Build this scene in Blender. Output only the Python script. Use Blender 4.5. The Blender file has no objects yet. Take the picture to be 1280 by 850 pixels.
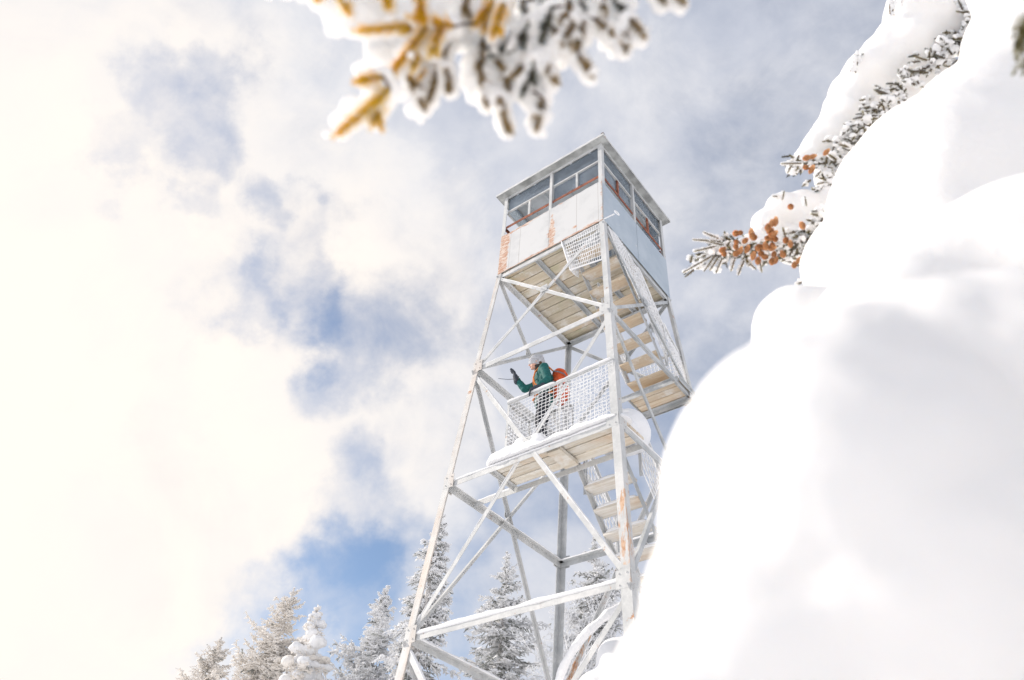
import bpy, bmesh, math, random
from mathutils import Vector, Matrix, noise
R = math.radians
scn = bpy.context.scene
COL = scn.collection
H = 11.4                      # height of the cabin floor above the snow

# ------------------------------------------------------------------ camera
CAM = Vector((-1.9485, -9.3375, H - 9.8303))
YAW, PIT, ROL, FPX = 0.0826707, 0.7296045, 0.0763553, 988.69
def basis():
    fwd = Vector((math.sin(YAW)*math.cos(PIT), math.cos(YAW)*math.cos(PIT), math.sin(PIT)))
    right = Vector((math.cos(YAW), -math.sin(YAW), 0)); up = right.cross(fwd)
    c, s = math.cos(ROL), math.sin(ROL)
    return fwd, right*c + up*s, right*(-s) + up*c
FW, RI, UP = basis()
cam = bpy.data.cameras.new('camera'); camo = bpy.data.objects.new('camera', cam); COL.objects.link(camo)
camo.matrix_world = Matrix(((RI.x, UP.x, -FW.x, CAM.x), (RI.y, UP.y, -FW.y, CAM.y), (RI.z, UP.z, -FW.z, CAM.z), (0, 0, 0, 1)))
cam.sensor_width = 36; cam.lens = FPX/1280*36; cam.clip_start = .02; cam.clip_end = 4000
cam.dof.use_dof = True; cam.dof.focus_distance = 10.3; cam.dof.aperture_fstop = 2.3
scn.camera = camo
def ray(x, y): return FW + RI*((x-640)/FPX) - UP*((y-425)/FPX)
def at(x, y, d): return CAM + ray(x, y)*d
def px(n, d): return n/FPX*d

# ------------------------------------------------------------------ helpers
def tag(o, label=None, cat=None, group=None, kind=None):
    if label: o['label'] = label
    if cat: o['category'] = cat
    if group: o['group'] = group
    if kind: o['kind'] = kind
    return o
def empty(name, loc=(0, 0, 0), rz=0):
    o = bpy.data.objects.new(name, None); o.location = loc; o.rotation_euler = (0, 0, rz)
    o.empty_display_size = .2; COL.objects.link(o); return o
class MB:
    def __init__(s): s.v = []; s.f = []; s.mi = []; s.cur = 0
    def add(s, vs, fs):
        n = len(s.v); s.v.extend(vs); s.f.extend([tuple(i+n for i in f) for f in fs]); s.mi.extend([s.cur]*len(fs))
    def box(s, c, d, M=None):
        x, y, z = d[0]/2, d[1]/2, d[2]/2
        vs = [Vector((a*x, b*y, e*z)) for a in (-1, 1) for b in (-1, 1) for e in (-1, 1)]
        if M: vs = [M @ v for v in vs]
        c = Vector(c)
        s.add([v+c for v in vs], [(0,1,3,2),(4,6,7,5),(0,4,5,1),(2,3,7,6),(0,2,6,4),(1,5,7,3)])
    def bar(s, p, q, prof):                       # prof: list of offsets (Vectors), closed polygon
        p, q = Vector(p), Vector(q); n = len(prof)
        vs = [p+o for o in prof]+[q+o for o in prof]
        s.add(vs, [(i, (i+1) % n, n+(i+1) % n, n+i) for i in range(n)]+[tuple(range(n-1, -1, -1)), tuple(range(n, 2*n))])
    def angle(s, p, q, a, b, w, t=.008, w2=None):  # L section, corner at the line, flanges along a and b
        p, q, a, b = Vector(p), Vector(q), Vector(a), Vector(b); w2 = w2 or w
        d = (q-p).normalized(); a = (a-d*a.dot(d)).normalized(); b = (b-d*b.dot(d)-a*b.dot(a)).normalized()
        s.bar(p, q, [Vector((0,0,0)), a*w, a*w+b*t, a*t+b*t, a*t+b*w2, b*w2])
    def tube(s, pts, rs, n=6, jit=0, rnd=None):
        pts = [Vector(p) for p in pts]; rings = []
        if not hasattr(rs, '__len__'): rs = [rs]*len(pts)
        base = len(s.v); d0 = (pts[-1]-pts[0]).normalized() if len(pts) > 1 else Vector((0,0,1))
        ref = Vector((0,0,1)) if abs(d0.z) < .9 else Vector((1,0,0))
        for i, p in enumerate(pts):
            d = (pts[min(i+1, len(pts)-1)]-pts[max(i-1, 0)]).normalized()
            u = d.cross(ref)
            if u.length < 1e-4: u = d.orthogonal()
            u.normalize(); v = d.cross(u)
            for k in range(n):
                a = 2*math.pi*k/n; r = rs[i]
                if jit: r *= 1+jit*(rnd.random()-.5)
                s.v.append(p+(u*math.cos(a)+v*math.sin(a))*r)
        for i in range(len(pts)-1):
            for k in range(n):
                a = base+i*n+k; b = base+i*n+(k+1) % n
                s.f.append((a, b, b+n, a+n)); s.mi.append(s.cur)
        s.f.append(tuple(base+k for k in range(n-1, -1, -1))); s.f.append(tuple(base+(len(pts)-1)*n+k for k in range(n))); s.mi += [s.cur]*2
    def spike(s, p, q, r):                        # thin 3-sided needle
        p, q = Vector(p), Vector(q); d = q-p; u = d.orthogonal().normalized()*r; v = d.normalized().cross(u)
        s.add([p+u, p-u*.5+v*.87, p-u*.5-v*.87, q], [(0,1,3),(1,2,3),(2,0,3)])
    def rod(s, p, q, r, r2=None):                # 3-sided rod with blunt end, for rimed twigs
        p, q = Vector(p), Vector(q); d = q-p; r2 = r if r2 is None else r2
        u = d.orthogonal().normalized(); v = d.normalized().cross(u)
        o = [u, u*-.5+v*.87, u*-.5-v*.87]
        s.add([p+x*r for x in o]+[q+x*r2 for x in o]+[q+d.normalized()*r2], [(0,1,4,3),(1,2,5,4),(2,0,3,5),(3,4,6),(4,5,6),(5,3,6)])
    def ball(s, c, r, rnd=None, jit=0, sc=(1,1,1), sub=1, M=None):
        vs, fs = ICO[sub]; c = Vector(c); out = []
        for v in vs:
            k = r*(1+(jit*(rnd.random()-.5) if jit else 0))
            w = Vector((v.x*sc[0], v.y*sc[1], v.z*sc[2]))*k
            if M: w = M @ w
            out.append(c+w)
        s.add(out, fs)
    def capsule(s, p, q, r1, r2, n=14):           # round cone
        p, q = Vector(p), Vector(q); d = q-p; L = d.length
        if L < 1e-6: s.ball(p, r1, sub=2); return
        d /= L; pts = []; rs = []
        for k in range(5): a = math.pi/2*(k/4.0); pts.append(p-d*r1*math.cos(a)); rs.append(max(r1*math.sin(a), .0005))
        for k in range(1, 5): a = math.pi/2*(k/4.0); pts.append(q+d*r2*math.sin(a)); rs.append(max(r2*math.cos(a), .0005))
        pts.insert(5, q.copy()); rs.insert(5, r2)
        s.tube(pts, rs, n)
    def build(s, name, mat, parent=None, smooth=False):
        me = bpy.data.meshes.new(name); me.from_pydata([tuple(v) for v in s.v], [], s.f)
        for m in (mat if isinstance(mat, (list, tuple)) else [mat]): me.materials.append(m)
        if isinstance(mat, (list, tuple)): me.polygons.foreach_set('material_index', s.mi)
        if smooth: me.polygons.foreach_set('use_smooth', [True]*len(me.polygons))
        me.update(); o = bpy.data.objects.new(name, me); COL.objects.link(o)
        if parent: o.parent = parent
        return o
def ico(sub):
    bm = bmesh.new(); bmesh.ops.create_icosphere(bm, subdivisions=sub, radius=1)
    bm.verts.ensure_lookup_table(); r = ([v.co.copy() for v in bm.verts], [tuple(v.index for v in f.verts) for f in bm.faces]); bm.free(); return r
ICO = {1: ico(1), 2: ico(2), 3: ico(3)}
def fuse(mb, name, mat, parent, voxel, smooth=4, disp=None):
    """voxel-union of everything in mb, smoothed; disp(v, n) -> offset along the normal"""
    o = mb.build(name, mat, None)
    m = o.modifiers.new('r', 'REMESH'); m.mode = 'VOXEL'; m.voxel_size = voxel; m.use_smooth_shade = True
    if smooth: k = o.modifiers.new('s', 'SMOOTH'); k.iterations = smooth; k.factor = .5
    dg = bpy.context.evaluated_depsgraph_get(); dg.update()
    me = bpy.data.meshes.new_from_object(o.evaluated_get(dg)); old = o.data
    o.modifiers.clear(); o.data = me; bpy.data.meshes.remove(old); me.name = name
    if disp:
        ns = [v.normal.copy() for v in me.vertices]
        for v, n in zip(me.vertices, ns): v.co += n*disp(v.co, n)
    me.polygons.foreach_set('use_smooth', [True]*len(me.polygons)); me.update()
    if not len(me.materials): me.materials.append(mat)
    if parent: o.parent = parent
    return o

# ------------------------------------------------------------------ materials
class NT:
    def __init__(s, name):
        s.m = bpy.data.materials.new(name); s.m.use_nodes = True; s.t = s.m.node_tree
        s.b = s.t.nodes['Principled BSDF']; s.co = s.t.nodes.new('ShaderNodeTexCoord').outputs['Object']
    def n(s, t, **k):
        x = s.t.nodes.new(t)
        for a, b in k.items(): setattr(x, a, b)
        return x
    def link(s, a, b): s.t.links.new(a, b)
    def setin(s, sock, v):
        if isinstance(v, bpy.types.NodeSocket): s.link(v, sock)
        elif v is not None: sock.default_value = v
    def math(s, op, a, b=None, c=None, clamp=False):
        x = s.n('ShaderNodeMath', operation=op, use_clamp=clamp)
        s.setin(x.inputs[0], a); s.setin(x.inputs[1], b)
        if c is not None: s.setin(x.inputs[2], c)
        return x.outputs[0]
    def noise(s, scale, detail=6, rough=.6, vec=None, sc=None):
        v = vec or s.co
        if sc:
            mp = s.n('ShaderNodeMapping'); mp.inputs['Scale'].default_value = sc; s.link(v, mp.inputs['Vector']); v = mp.outputs[0]
        x = s.n('ShaderNodeTexNoise'); x.inputs['Scale'].default_value = scale; x.inputs['Detail'].default_value = detail
        x.inputs['Roughness'].default_value = rough; s.link(v, x.inputs['Vector']); return x.outputs[0]
    def ramp(s, f, lo, hi): 
        x = s.n('ShaderNodeMapRange', interpolation_type='SMOOTHSTEP'); s.setin(x.inputs[0], f)
        x.inputs[1].default_value = lo; x.inputs[2].default_value = hi; return x.outputs[0]
    def mix(s, f, a, b):
        x = s.n('ShaderNodeMix', data_type='RGBA'); s.setin(x.inputs[0], f)
        for i, v in ((6, a), (7, b)):
            if isinstance(v, tuple): x.inputs[i].default_value = (*v[:3], 1)
            else: s.link(v, x.inputs[i])
        return x.outputs[2]
    def bump(s, h, st, dist=.01):
        x = s.n('ShaderNodeBump'); x.inputs['Strength'].default_value = st; x.inputs['Distance'].default_value = dist
        s.link(h, x.inputs['Height']); s.link(x.outputs[0], s.b.inputs['Normal'])
    def done(s, col, rough=.6, metal=0, spec=.3):
        if isinstance(col, tuple): s.b.inputs['Base Color'].default_value = (*col[:3], 1)
        else: s.link(col, s.b.inputs['Base Color'])
        s.setin(s.b.inputs['Roughness'], rough); s.b.inputs['Metallic'].default_value = metal
        s.b.inputs['Specular IOR Level'].default_value = spec
        return s.m
    def xyz(s):
        x = s.n('ShaderNodeSeparateXYZ'); s.link(s.co, x.inputs[0]); return x.outputs
def plain(name, col, rough=.7, var=.15, scale=8, bump=0, spec=.3):
    t = NT(name); n = t.noise(scale)
    c = t.mix(t.ramp(n, .3, .7), tuple(x*(1-var) for x in col), tuple(min(1, x*(1+var)) for x in col))
    if bump: t.bump(t.noise(scale*4), bump)
    return t.done(c, rough, spec=spec)
def steel(name, rust=.62, base=(.64,.645,.64), warm=None, zr=None, dark=(.50,.515,.52)):
    t = NT(name)
    c = t.mix(t.ramp(t.noise(3.0, sc=(1,1,.4)), .35, .7), dark, base)
    c = t.mix(t.math('MULTIPLY', t.ramp(t.noise(3.5, 9, .75), .42, .7), .6), c, (.80,.80,.79))
    c = t.mix(t.math('MULTIPLY', t.ramp(t.noise(5, 8, .7, sc=(1,1,.25)), .56, .72), .35), c, (.48,.42,.36))
    if warm: c = t.mix(t.math('MULTIPLY', t.ramp(t.noise(2.5, 7, .7, sc=(2,2,.5)), .38, .62), warm), c, (.60,.45,.34))
    r = t.ramp(t.noise(6, 8, .75), rust, rust+.05)
    rc = t.mix(t.ramp(t.noise(25), .3, .7), (.26,.11,.05), (.55,.26,.12))
    c = t.mix(r, c, rc)
    if zr:
        z = t.xyz()[2]; nz = t.noise(5)
        z2 = t.math('ADD', z, t.math('MULTIPLY', t.math('SUBTRACT', nz, .5), .9))
        b = t.math('MULTIPLY', t.ramp(z2, zr[0]-.05, zr[0]+.05), t.math('SUBTRACT', 1, t.ramp(z2, zr[1]-.05, zr[1]+.05)))
        b = t.math('MULTIPLY', b, t.ramp(t.noise(4, 7, .7, sc=(3,3,.5)), .49, .56))
        c = t.mix(b, c, t.mix(t.ramp(t.noise(12), .35, .65), (.50,.27,.15), (.66,.46,.32)))
    t.bump(t.noise(60), .25)
    return t.done(c, .55)
def wood(name, a=(.60,.50,.38), b=(.72,.66,.57), green=.0, axis=0, dark=.62):
    t = NT(name); g = t.n('ShaderNodeNewGeometry').outputs['Random Per Island']
    sc = (.35, 6, 6) if axis == 0 else (6, .35, 6)
    off = t.n('ShaderNodeVectorMath', operation='ADD'); cb = t.n('ShaderNodeCombineXYZ')
    t.link(t.math('MULTIPLY', g, 31.0), cb.inputs[0]); t.link(t.math('MULTIPLY', g, 17.0), cb.inputs[1])
    t.link(t.co, off.inputs[0]); t.link(cb.outputs[0], off.inputs[1]); v = off.outputs[0]
    c = t.mix(t.ramp(t.noise(4, 9, .7, v, sc), .35, .68), a, b)
    c = t.mix(t.ramp(t.noise(9, 9, .7, v, sc), dark, dark+.15), c, (.25,.18,.11))
    if green: c = t.mix(t.math('MULTIPLY', t.ramp(t.noise(1.6, 5, .6, v), .48, .68), green), c, (.42,.43,.24))
    c = t.mix(t.math('MULTIPLY', t.ramp(t.noise(1.3, 4, .6, v), .5, .7), .6), c, (.66,.45,.27))
    c = t.mix(t.math('MULTIPLY', t.ramp(t.noise(2.5, 6, .7, v), .5, .65), .7), c, (.80,.78,.74))
    x = t.n('ShaderNodeHueSaturation'); t.link(c, x.inputs['Color']); x.inputs['Saturation'].default_value = .95
    t.link(t.math('ADD', .82, t.math('MULTIPLY', g, .3)), x.inputs['Value'])
    t.bump(t.noise(14, 6, .7, v, sc), .4, .01)
    return t.done(x.outputs[0], .8)
def snow_mat(name, col=(.90,.905,.92), fine=40, coarse=6, st=.35, sss=.0):
    t = NT(name)
    h = t.math('ADD', t.math('MULTIPLY', t.noise(coarse, 4, .55), 1.0), t.math('MULTIPLY', t.noise(fine, 6, .7), .25))
    t.bump(h, st, .03)
    if sss:
        t.b.inputs['Subsurface Weight'].default_value = sss; t.b.inputs['Subsurface Radius'].default_value = (.05,.055,.06); t.b.inputs['Subsurface Scale'].default_value = .6
    return t.done(col, .75, spec=.2)
M = {}
M['steel'] = steel('white_painted_steel')
M['steel_warm'] = steel('tan_stained_steel', warm=.42)
M['steel_zr'] = steel('steel_rust_band', zr=(-6.2, -5.2))
M['steel_shade'] = steel('shade_tinted_steel', base=(.52,.54,.555), dark=(.40,.42,.43), rust=.69)  # the same steel, its colour darkened to paint in the shaded faces
M['rust_brace'] = steel('rusty_steel', rust=.62, zr=(-6.4, -5.3))
M['rust'] = plain('rusted_rail', (.28,.105,.065), .8, .4, 14, .3)
M['deck'] = wood('pale_deck_boards', (.62,.55,.44), (.76,.72,.64))
M['cabfloor'] = wood('stained_floor_boards', (.55,.47,.34), (.68,.61,.49), green=.5, dark=.58)
M['tread'] = wood('stair_tread_wood', (.58,.45,.31), (.72,.62,.48))
M['treadpale'] = wood('frosty_tread_wood', (.66,.60,.51), (.80,.77,.72))
M['snow'] = snow_mat('snow')
M['snow_near'] = snow_mat('soft_snow', (.965,.945,.92), 110, 18, .26, sss=.6)
M['rime'] = snow_mat('rime_frost', (.90,.905,.915), 90, 30, .2)
M['rime_warm'] = snow_mat('sunlit_rime', (.92,.88,.83), 90, 30, .2)  # warmth of the sunlight is mixed into this rime colour
M['ceiling'] = plain('ceiling_sheet', (.76,.81,.85), .6, .12, 3)
M['soffit'] = plain('weathered_soffit', (.42,.43,.42), .7, .35, 4)
M['bark'] = plain('bark', (.14,.10,.08), .9, .4, 12, .6)
M['bark_frost'] = plain('frosted_bark', (.62,.60,.58), .9, .4, 12, .6)
M['needle_dark'] = plain('dark_needles', (.075,.095,.065), .7, .4, 3)
M['needle_grey'] = plain('frosted_needles', (.37,.38,.36), .8, .5, 3)
M['cone'] = plain('cone_scales', (.82,.42,.21), .7, .35, 30, .5)
# cabin walls
def wall_mat():
    t = NT('peeling_white_paint'); x, y, z = t.xyz()
    n = t.noise(5, 8, .65, sc=(.5, 1, 2.2)); nf = t.noise(14, 6, .6, sc=(.35,1,3))
    nn = t.math('MULTIPLY', t.math('SUBTRACT', t.math('ADD', t.math('MULTIPLY', n, .6), t.math('MULTIPLY', nf, .4)), .5), 1.6)
    def band(d, w): return t.math('SUBTRACT', w, d)
    left = t.math('SUBTRACT', -.86, x)                                 # left strip
    seam = t.math('SUBTRACT', .075, t.math('ABSOLUTE', t.math('SUBTRACT', x, .06)))
    seam = t.math('SUBTRACT', seam, t.math('MULTIPLY', t.math('MAXIMUM', t.math('SUBTRACT', z, .35), 0), .16))
    top = t.math('SUBTRACT', z, t.math('ADD', .95, t.math('MULTIPLY', x, .06)))
    bot = t.math('SUBTRACT', .015, z)
    spot = t.math('SUBTRACT', .03, t.math('POWER', t.math('ADD', t.math('POWER', t.math('SUBTRACT', x, .52), 2), t.math('POWER', t.math('SUBTRACT', z, .17), 2)), .5))
    right = t.math('SUBTRACT', t.math('SUBTRACT', x, 1.04), 0)
    m = t.math('MAXIMUM', left, seam)
    for q in (top, bot, spot, right): m = t.math('MAXIMUM', m, q)
    f = t.ramp(t.math('ADD', m, t.math('MULTIPLY', nn, .22)), 0.0, .02)
    rust = t.mix(t.ramp(t.noise(18, 6, .7, sc=(.4,1,2)), .4, .6), (.44,.23,.15), (.60,.38,.27))
    rust = t.mix(t.ramp(t.noise(16, 8, .75, sc=(.6,1,2)), .46, .58), rust, (.72,.62,.54))
    paint = t.mix(t.ramp(t.noise(3, 6), .45, .75), (.66,.665,.665), (.56,.57,.575))
    st = t.math('MULTIPLY', t.ramp(t.noise(9, 6, .6, sc=(2.2,1,.10)), .60, .74), t.ramp(t.noise(3, 5, .6), .45, .6))
    paint = t.mix(t.math('MULTIPLY', st, .55), paint, (.50,.36,.27))
    for sx in (-.62, -.83, .56, .98):
        ln = t.math('LESS_THAN', t.math('ABSOLUTE', t.math('SUBTRACT', x, sx)), .005); paint = t.mix(t.math('MULTIPLY', ln, .6), paint, (.35,.33,.31))
    t.bump(f, -.3, .004)
    return t.done(t.mix(f, paint, rust), .6)
M['wall'] = wall_mat()
def wall_shade():  # white sheet with bluish sky shade put into its colour
    t = NT('sky_shaded_paint')
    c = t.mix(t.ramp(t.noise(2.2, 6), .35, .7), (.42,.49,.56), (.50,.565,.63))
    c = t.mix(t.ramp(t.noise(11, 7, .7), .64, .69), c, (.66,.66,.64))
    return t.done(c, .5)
M['wall_shade'] = wall_shade()
def glass():
    t = NT('lightened_glass'); tr = t.n('ShaderNodeBsdfTransparent'); gl = t.n('ShaderNodeBsdfGlossy'); mx = t.n('ShaderNodeMixShader')
    gl.inputs['Roughness'].default_value = .08; gl.inputs['Color'].default_value = (.8,.85,.9,1)
    fr = t.n('ShaderNodeFresnel'); fr.inputs[0].default_value = 1.45
    t.link(t.math('ADD', fr.outputs[0], t.math('MULTIPLY', t.ramp(t.noise(20), .6, .75), .12)), mx.inputs[0])
    t.link(tr.outputs[0], mx.inputs[1]); t.link(gl.outputs[0], mx.inputs[2])
    df = t.n('ShaderNodeBsdfDiffuse'); df.inputs[0].default_value = (.52,.59,.66,1); tl = t.n('ShaderNodeBsdfTranslucent'); tl.inputs[0].default_value = (.52,.59,.66,1)  # pale blue-grey diffuse share painted in to brighten the dark cabin behind
    m3 = t.n('ShaderNodeMixShader'); m3.inputs[0].default_value = .5; t.link(df.outputs[0], m3.inputs[1]); t.link(tl.outputs[0], m3.inputs[2])
    m2 = t.n('ShaderNodeMixShader'); t.link(t.math('ADD', .20, t.math('MULTIPLY', t.ramp(t.noise(2.0, 5, .6), .35, .75), .25)), m2.inputs[0])
    t.link(mx.outputs[0], m2.inputs[1]); t.link(m3.outputs[0], m2.inputs[2]); t.link(m2.outputs[0], t.t.nodes['Material Output'].inputs[0])
    return t.m
M['glass'] = glass()

# ------------------------------------------------------------------ tower (built in its own axes: +x from L to N corner, +y from N to R corner, z=0 at cabin floor)
T = empty('lookout_tower', (0, 0, 0), R(-45))
tag(T, 'tall white steel lattice fire lookout tower with a square cabin on top', 'lookout tower')
TZ = Vector((0, 0, H))
class TB(MB):
    def build(s, name, mat, parent=None, smooth=False):
        o = MB.build(s, name, mat, parent, smooth); return o
# parts keep tower-local coordinates with z=0 at the cabin floor
def part(mb, name, mat, parent=None, smooth=False):
    o = mb.build(name, mat, parent or T, smooth)
    if parent is None: o.location = (0, 0, H)
    return o
TAP = .10333*.70711
def half(z): return 1.0667 - TAP*z
LV = [0, -2.1315, -4.1951, -6.2999, -8.4, -10.5]
S = {'N': (1,-1), 'L': (-1,-1), 'R': (1,1), 'B': (-1,1)}
def node(c, z, inset=0):
    h = half(z)-inset; return Vector((S[c][0]*h, S[c][1]*h, z))
for c in 'NLRB':
    a = Vector((-S[c][0], 0, 0)); b = Vector((0, -S[c][1], 0))
    mb = MB()
    segs = [(0.04, LV[1], .085), (LV[1]-.003, LV[3], .105), (LV[3]-.003, -H-.1, .125)]
    for z0, z1, w in segs: mb.angle(node(c, z0), node(c, z1), a, b, w, .012)
    for z in LV[1:5]:                              # splice / gusset plates with bolts
        p = node(c, z)
        for d, o in ((a, Vector((0, -S[c][1]*-.006, 0))), (b, Vector((-S[c][0]*-.006, 0, 0)))):
            w = .17
            ctr = p + d*(w/2) + o*1.0
            mb.box(ctr, (w if abs(d.x) else .007, w if abs(d.y) else .007, .20))
            for i in range(4):
                q = ctr + d*((i % 2-.5)*.09)+Vector((0,0,(i//2-.5)*.12)) + o
                mb.ball(q, .011)
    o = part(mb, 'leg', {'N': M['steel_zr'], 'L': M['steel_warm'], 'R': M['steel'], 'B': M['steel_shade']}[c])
    fo = MB(); p = node(c, -H); fo.box(p+Vector((0,0,.08)), (.5,.5,.35)); part(fo, 'footing', plain('concrete', (.4,.39,.37), .9), o)
FACES = [('L','N'), ('N','R'), ('B','R'), ('L','B')]
def inward(f):
    m = Vector((S[f[0]][0]+S[f[1]][0], S[f[0]][1]+S[f[1]][1], 0)); return -m.normalized()
def snow_strip(p, q, w, h, rnd, parent, off=Vector((0,0,0)), name='snow_cap', amp=.5, gap=.0, mat='snow'):
    """irregular ridge of snow lying on a member"""
    p, q = Vector(p)+off, Vector(q)+off; L = (q-p).length; n = max(6, int(L/.035)); d = (q-p)/n
    side = (q-p).cross(Vector((0,0,1))).normalized(); mb = MB(); sd = rnd.random()*50
    prof = [(-.5,-.12),(-.56,.25),(-.38,.72),(0,1),(.38,.74),(.56,.25),(.5,-.12)]
    rings = []
    for i in range(n+1):
        t = i/n; k = noise.noise(Vector((t*L*2.3+sd, sd, 0)))*amp + noise.noise(Vector((t*L*9+sd, 3, sd)))*amp*.35
        e = min(1, t*L/.06, (1-t)*L/.06)**.5 if 0 < t < 1 else .15
        hh = max(.12, 1+k)*e; ww = max(.5, 1+k*.35)*(.4+.6*e); c = p+d*i
        rings.append([c+side*(a*w*ww+.006*noise.noise(c*9+Vector((a,b,0))))+Vector((0,0,b*h*hh)) for a, b in prof])
    base = 0
    for r in rings: mb.v.extend(r)
    m = len(prof)
    for i in range(n):
        for k in range(m):
            a = i*m+k; b = i*m+(k+1) % m; mb.f.append((a, b, b+m, a+m)); mb.mi.append(0)
    mb.f.append(tuple(range(m-1,-1,-1))); mb.f.append(tuple(n*m+k for k in range(m))); mb.mi += [0,0]
    return mb.build(name, M[mat], parent, True)
rnd = random.Random(5)
for fi, f in enumerate(FACES):
    inn = inward(f); along = (node(f[1], 0)-node(f[0], 0)).normalized()
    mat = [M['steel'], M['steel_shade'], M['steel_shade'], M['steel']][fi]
    for li in (0, 1, 2, 3, 4):
        z = LV[li] - (.05 if li == 0 else 0)
        mb = MB(); w = .075 if li != 2 else .085
        p, q = node(f[0], z)+inn*.014, node(f[1], z)+inn*.014
        mb.angle(p, q, Vector((0,0,-1)), inn, w, .008, .075)
        o = part(mb, 'horizontal_beam', mat)
        if li > 0:
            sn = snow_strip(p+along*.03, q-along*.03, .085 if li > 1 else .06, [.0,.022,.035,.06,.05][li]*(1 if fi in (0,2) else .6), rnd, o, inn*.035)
    for (i0, i1) in ((0, 1), (1, 3), (3, 5)):
        for k, (c0, c1) in enumerate(((f[0], f[1]), (f[1], f[0]))):
            o2 = .012+.012*k
            p, q = node(c0, LV[i0]-.05)+inn*o2, node(c1, LV[i1]+(.0))+inn*o2
            mb = MB(); d = (q-p).normalized(); dn = d.cross(inn).normalized()
            if dn.z > 0: dn = -dn
            mb.angle(p, q, dn, inn, .052 if i0 == 0 else .06, .007, .045)
            for tt in (.018, .035, .965, .982) if i0 else (.03, .06, .94, .97):
                mb.ball(p.lerp(q, tt)-inn*.004+dn*.028, .011)
            if k == 0:                              # plate where the two braces cross
                cc = p.lerp(q, half(LV[i0])/(half(LV[i0])+half(LV[i1])))-inn*.016; mb.box(cc, tuple(abs(v) for v in (along*.13+inn*.006+Vector((0,0,.13)))))
                for a4 in (-.04, .04): mb.ball(cc+along*a4-inn*.004, .011); mb.ball(cc+Vector((0,0,a4))-inn*.004, .011)
            m2 = mat
            if f == ('B','R') and (c0, i0) == ('R', 1): m2 = M['rust_brace']
            o = part(mb, 'diagonal_brace', m2)
            if fi in (0, 2): snow_strip(p+d*.15, q-d*.15, .045, .012 if fi else .02, rnd, o, inn*.022, amp=.9)

# cabin ------------------------------------------------------------
HC = 1.0667; CH = 2.075
mb = MB(); rn = random.Random(3)
nb = 11; bw = 2*HC/nb
for i in range(nb):
    y = -HC+bw*(i+.5); y0, y1 = y-bw/2+.008, y+bw/2-.008
    zz = .012*rn.random()
    def brd(x0, x1): mb.box(((x0+x1)/2, (y0+y1)/2, .03+zz), (x1-x0, y1-y0, .035))
    if y < -.28:                                   # hatch opening for the stair
        if y < -.95: brd(-HC+.012, .995)
        else: brd(-HC+.012, .38); brd(1.0, HC-.012)
    else: brd(-HC+.012, HC-.012)
fl = part(mb, 'cabin_floor', M['cabfloor'])
for x, m in ((-.33, 'steel_shade'), (.37, 'steel_shade')):
    mb = MB(); mb.angle((x, -HC+.02, .004), (x, HC-.02, .004), (0,0,-1), (1,0,0), .07, .008); part(mb, 'joist', M[m], fl)
mb = MB()
for a, b in (((-1,-1),(1,-1)), ((1,-1),(1,1)), ((1,1),(-1,1)), ((-1,1),(-1,-1))):
    p = Vector((a[0]*HC, a[1]*HC, .065)); q = Vector((b[0]*HC, b[1]*HC, .065)); n = Vector((-(a[0]+b[0]), -(a[1]+b[1]), 0)).normalized()
    p += n*.012; q += n*.012
    mb.angle(p, q, (0,0,-1), n, .085, .008)
part(mb, 'floor_rim', M['soffit'], fl)
for c in 'NLRB':
    mb = MB(); a = Vector((-S[c][0], 0, 0)); b = Vector((0, -S[c][1], 0)); p = node(c, 0)
    mb.angle(Vector((p.x, p.y, .04)), Vector((p.x, p.y, CH)), a, b, .075, .01)
    part(mb, 'corner_post', M['steel'])
SILL = .95
rn = random.Random(8)
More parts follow.
